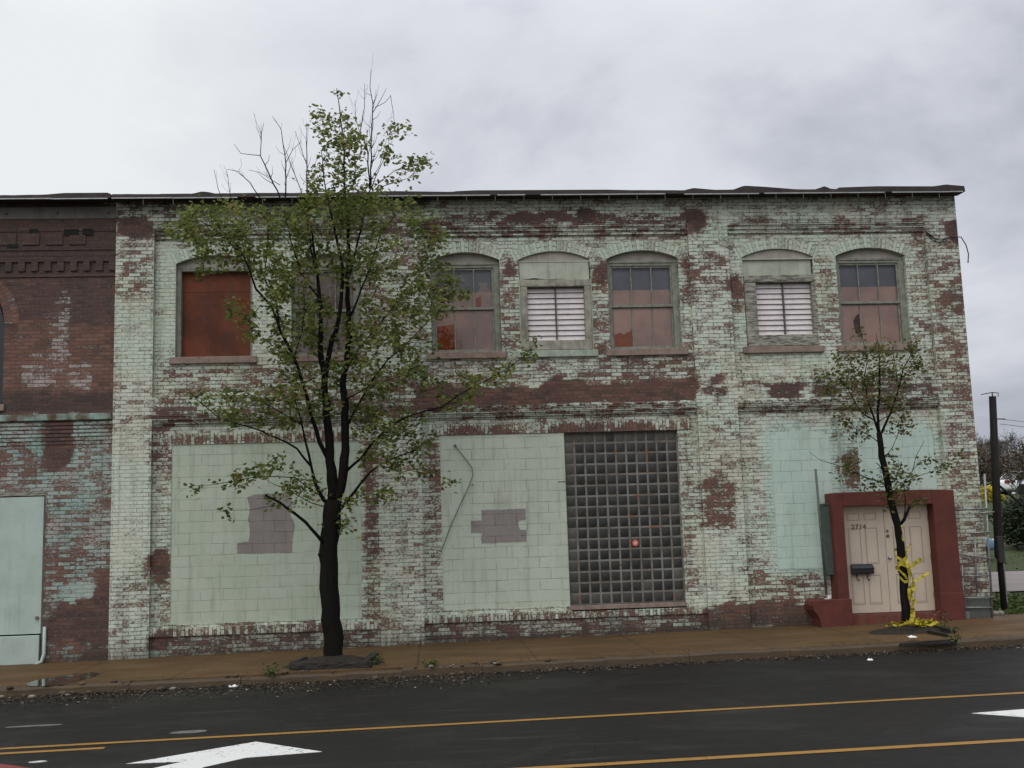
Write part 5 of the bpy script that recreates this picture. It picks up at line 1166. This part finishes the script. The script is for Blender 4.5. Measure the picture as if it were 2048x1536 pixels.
bare_tree(1964, 56, 5.6, .55, 2, 'grey budding bare tree close against the building corner'); bare_tree(2012, 62, 6.0, .7, 3, 'bare reddish tree just right of the utility pole'); bare_tree(2048, 58, 6.0, .8, 5, 'bare brown tree at the right edge of the view'); bare_tree(2085, 54, 5.5, .8, 6, 'bare brown tree beyond the right edge of the view')
bare_tree(2036, 34, 2.9, .5, 8, 'thin sapling with dark trunk in front of the white car')
# house far behind
hx = at(2005, 900, 75); hs = thing('distant_house', 'pale grey house with white gable far behind the pole', 'house', (hx.x, 75, tz(0, 75)))
z0 = tz(0, 75); a, b = at(1990, 900, 75).x, at(2016, 900, 75).x; zt = at(2003, 884, 75).z
m = MB(); m.box(a, b, 75, 82, z0-.5, zt); m.build('wall', M['housewall'], hs)
m = MB(); m.prism([(a-.2, zt), (b+.2, zt), (b+.1, zt+.14), (a-.1, zt+.14)], 74.8, 82.2); m.build('roof', M['houseroof'], hs, recalc=True)
m = MB(); q = at(2002, 905, 74.95); m.box(q.x-.15, q.x+.15, 74.93, 75.01, q.z-.05, q.z+.05); m.build('window', M['white'], hs)  # white colour stands in for a lit window
# cars
def car(label, loc, rz, paint, L=4.4, W=1.74):
    t = thing('parked_car', label, 'car', (0, 0, 0))
    # lower body: stations (x, half width, sill z, belt z)
    st = [(-2.2, .62, .42, .72), (-2.12, .78, .26, .90), (-1.6, .86, .22, .97), (-.8, .87, .20, .95), (.3, .87, .20, .93), (1.0, .86, .22, .90), (1.7, .83, .24, .82), (2.08, .74, .28, .70), (2.2, .58, .40, .58)]
    m = MB(); rings = []
    for (x, hw, zs, zb) in st:
        r_ = [(-hw*.96, zs), (-hw, zs+(zb-zs)*.35), (-hw*.99, zs+(zb-zs)*.75), (-hw*.86, zb), (0, zb+.03), (hw*.86, zb), (hw*.99, zs+(zb-zs)*.75), (hw, zs+(zb-zs)*.35), (hw*.96, zs), (0, zs)]
        rings.append([m.vert((x, y, z)) for y, z in r_])
    for p, q in zip(rings, rings[1:]):
        for k in range(10): m.face((p[k], p[(k+1) % 10], q[(k+1) % 10], q[k]))
    m.face(rings[0]); m.face(list(reversed(rings[-1])))
    body = m.build('body', paint, t, smooth=True, subs=2, recalc=True)
    m = MB(); rings = []
    for (x, hw, z) in [(-1.75, .70, .95), (-1.25, .62, 1.32), (-.7, .60, 1.42), (.1, .60, 1.43), (.5, .61, 1.36), (1.15, .70, .93)]:
        zb = .90; rings.append([m.vert((x, y, zz)) for y, zz in ((-.76, zb), (-hw, z-.03 if z > 1 else z), (0, z+.015 if z > 1 else z), (hw, z-.03 if z > 1 else z), (.76, zb))])
    for p, q in zip(rings, rings[1:]):
        for k in range(4): m.face((p[k], p[k+1], q[k+1], q[k]))
    m.build('windows', M['carglass'], t, recalc=True)
    m = MB(); m.grid(lambda u, v: (-1.3+1.85*u, -.61+1.22*v, 1.40+.06*math.sin(math.pi*min(1, max(0, u)))-.03*(2*v-1)**2), 10, 6); m.build('roof', paint, t, smooth=True)
    for s in (-1, 1):
        m = MB(); m.tube([(-1.72, s*.72, .95), (-1.27, s*.615, 1.32), (-.75, s*.60, 1.415), (.12, s*.60, 1.425), (.5, s*.61, 1.36), (1.12, s*.715, .94)], .035, 6); m.tube([(-.35, s*.60, 1.42), (-.3, s*.77, .92)], .03, 6); m.build('window_pillar', paint, t, smooth=True)
        for x in (-1.35, 1.35):
            m = MB(); m.lathe((x, s*.80, .32), [(.24, -.10), (.31, -.10), (.325, -.05), (.325, .05), (.31, .09), (.24, .09)], 24, 'y'); wh = m.build('wheel', M['rubber'], t, smooth=False)
            m = MB(); m.lathe((x, s*.86, .32), [(.21, -.03), (.21, .02), (.08, .03)], 16, 'y'); m.build('rim', M['metal'], wh)
        m = MB(); m.obox((2.06, s*.55, .62), ((.9, s*.35, 0), (-s*.35, .9, 0), (0, 0, 1)), (.06, .16, .07)); m.build('headlight', M['lamp'], t, bevel=.02)
        m = MB(); m.obox((-2.13, s*.62, .78), ((.9, -s*.35, 0), (s*.35, .9, 0), (0, 0, 1)), (.06, .14, .09)); m.build('tail_light', M['tail'], t, bevel=.02)
        m = MB(); m.obox((.85, s*.92, .98), ((1, 0, 0), (0, 1, 0), (0, 0, 1)), (.06, .09, .06)); m.build('mirror', paint, t, bevel=.02)
    t.location = loc; t.rotation_euler = (0, 0, rz); return t
wp = gp(2050, 42); car('white car with red tail light parked on top of the grassy bank', (wp[0]+.55, 42, tz(0, 42)-.05), R(8), M['car_white'])
bq = at(1996, 1119, 16.4); car('pale blue car whose nose shows between the building corner and utility pole', (bq.x-2.2, 16.9, bq.z+.02), 0, M['car_blue'])
cx = -1.5; rc = car('red car whose bonnet corner just enters the lower left of the view', (cx-2.25, -14.75, gz(cx-2.2)-.12), R(0), M['car_red']); rc.scale = (1, 1, 1.15)

# ------------------------------------------------------------------ sky and light
SUN_EL, SUN_AZ = R(52), R(205)              # soft, high, from behind the viewer
wd = bpy.data.worlds.new('World'); sc.world = wd; wd.use_nodes = True; nt = wd.node_tree; nt.nodes.clear()
def N(ty, **k):
    x = nt.nodes.new(ty)
    for a, b in k.items(): setattr(x, a, b)
    return x
ln = nt.links.new
tc = N('ShaderNodeTexCoord'); out = N('ShaderNodeOutputWorld')
sky = N('ShaderNodeTexSky', sky_type='NISHITA'); sky.sun_disc = False; sky.sun_elevation = SUN_EL; sky.sun_rotation = SUN_AZ; sky.air_density = 1; sky.dust_density = 4
b1 = N('ShaderNodeBackground'); b1.inputs[1].default_value = .1; ln(sky.outputs[0], b1.inputs[0])
mp = N('ShaderNodeMapping'); ln(tc.outputs['Generated'], mp.inputs[0]); mp.inputs['Scale'].default_value = (2.6, 2.6, 4.4); mp.inputs['Location'].default_value = (.35, .1, .7)
n1 = N('ShaderNodeTexNoise'); ln(mp.outputs[0], n1.inputs['Vector']); n1.inputs['Scale'].default_value = 1.15; n1.inputs['Detail'].default_value = 6; n1.inputs['Roughness'].default_value = .55; n1.inputs['Distortion'].default_value = .15
sep = N('ShaderNodeSeparateXYZ'); ln(tc.outputs['Generated'], sep.inputs[0])
def MA(op, a, b=0.0, c=0.0, clamp=False):
    x = N('ShaderNodeMath', operation=op); x.use_clamp = clamp
    for k, v in enumerate((a, b, c)):
        if isinstance(v, bpy.types.NodeSocket): ln(v, x.inputs[k])
        else: x.inputs[k].default_value = v
    return x.outputs[0]
# thinner, brighter cloud to the left of the view; thicker and greyer to the right
grad = MA('MULTIPLY_ADD', sep.outputs[0], -.52, .070)
f = MA('ADD', n1.outputs[0], grad)
cr = N('ShaderNodeValToRGB'); e = cr.color_ramp.elements; e[0].position = .26; e[0].color = (.43, .45, .52, 1); e[1].position = .74; e[1].color = (.87, .90, .915, 1)
x = e.new(.45); x.color = (.70, .72, .78, 1)
ln(f, cr.inputs[0])
# an overcast vault is brighter overhead than near the horizon
zen = MA('MULTIPLY_ADD', MA('MAXIMUM', MA('SUBTRACT', sep.outputs[2], .42), 0.0), 2.1, 1.0)
b2 = N('ShaderNodeBackground'); ln(cr.outputs[0], b2.inputs[0]); ln(zen, b2.inputs[1])
mx = N('ShaderNodeMixShader'); mx.inputs[0].default_value = .94; ln(b1.outputs[0], mx.inputs[1]); ln(b2.outputs[0], mx.inputs[2]); ln(mx.outputs[0], out.inputs[0])
sd = bpy.data.lights.new('sun', 'SUN'); sd.energy = .8; sd.angle = R(70); sd.color = (1, .97, .92); so = bpy.data.objects.new('sun', sd); COL.objects.link(so)
dv = Vector((math.sin(SUN_AZ)*math.cos(SUN_EL), math.cos(SUN_AZ)*math.cos(SUN_EL), math.sin(SUN_EL))); so.rotation_euler = dv.to_track_quat('Z', 'Y').to_euler(); so.location = (0, -30, 30)

# ------------------------------------------------------------------ camera
cd = bpy.data.cameras.new('camera'); cam = bpy.data.objects.new('camera', cd); COL.objects.link(cam); sc.camera = cam
cd.sensor_fit = 'HORIZONTAL'; cd.sensor_width = 36; cd.lens = 36*FPX/2048; cd.clip_start = .1; cd.clip_end = 3000
from mathutils import Matrix
rot = Matrix((CM[0], -CM[1], -CM[2])).transposed()
cam.matrix_world = Matrix.Translation(Vector(CC)) @ rot.to_4x4()
vs = sc.view_settings; vs.view_transform = 'Standard'; vs.look = 'None'; vs.exposure = 0; vs.gamma = 1
sc.render.film_transparent = False
sc.cycles.max_bounces = 6; sc.cycles.transparent_max_bounces = 8
for o in bpy.data.objects:
    if 'org' in o: del o['org']
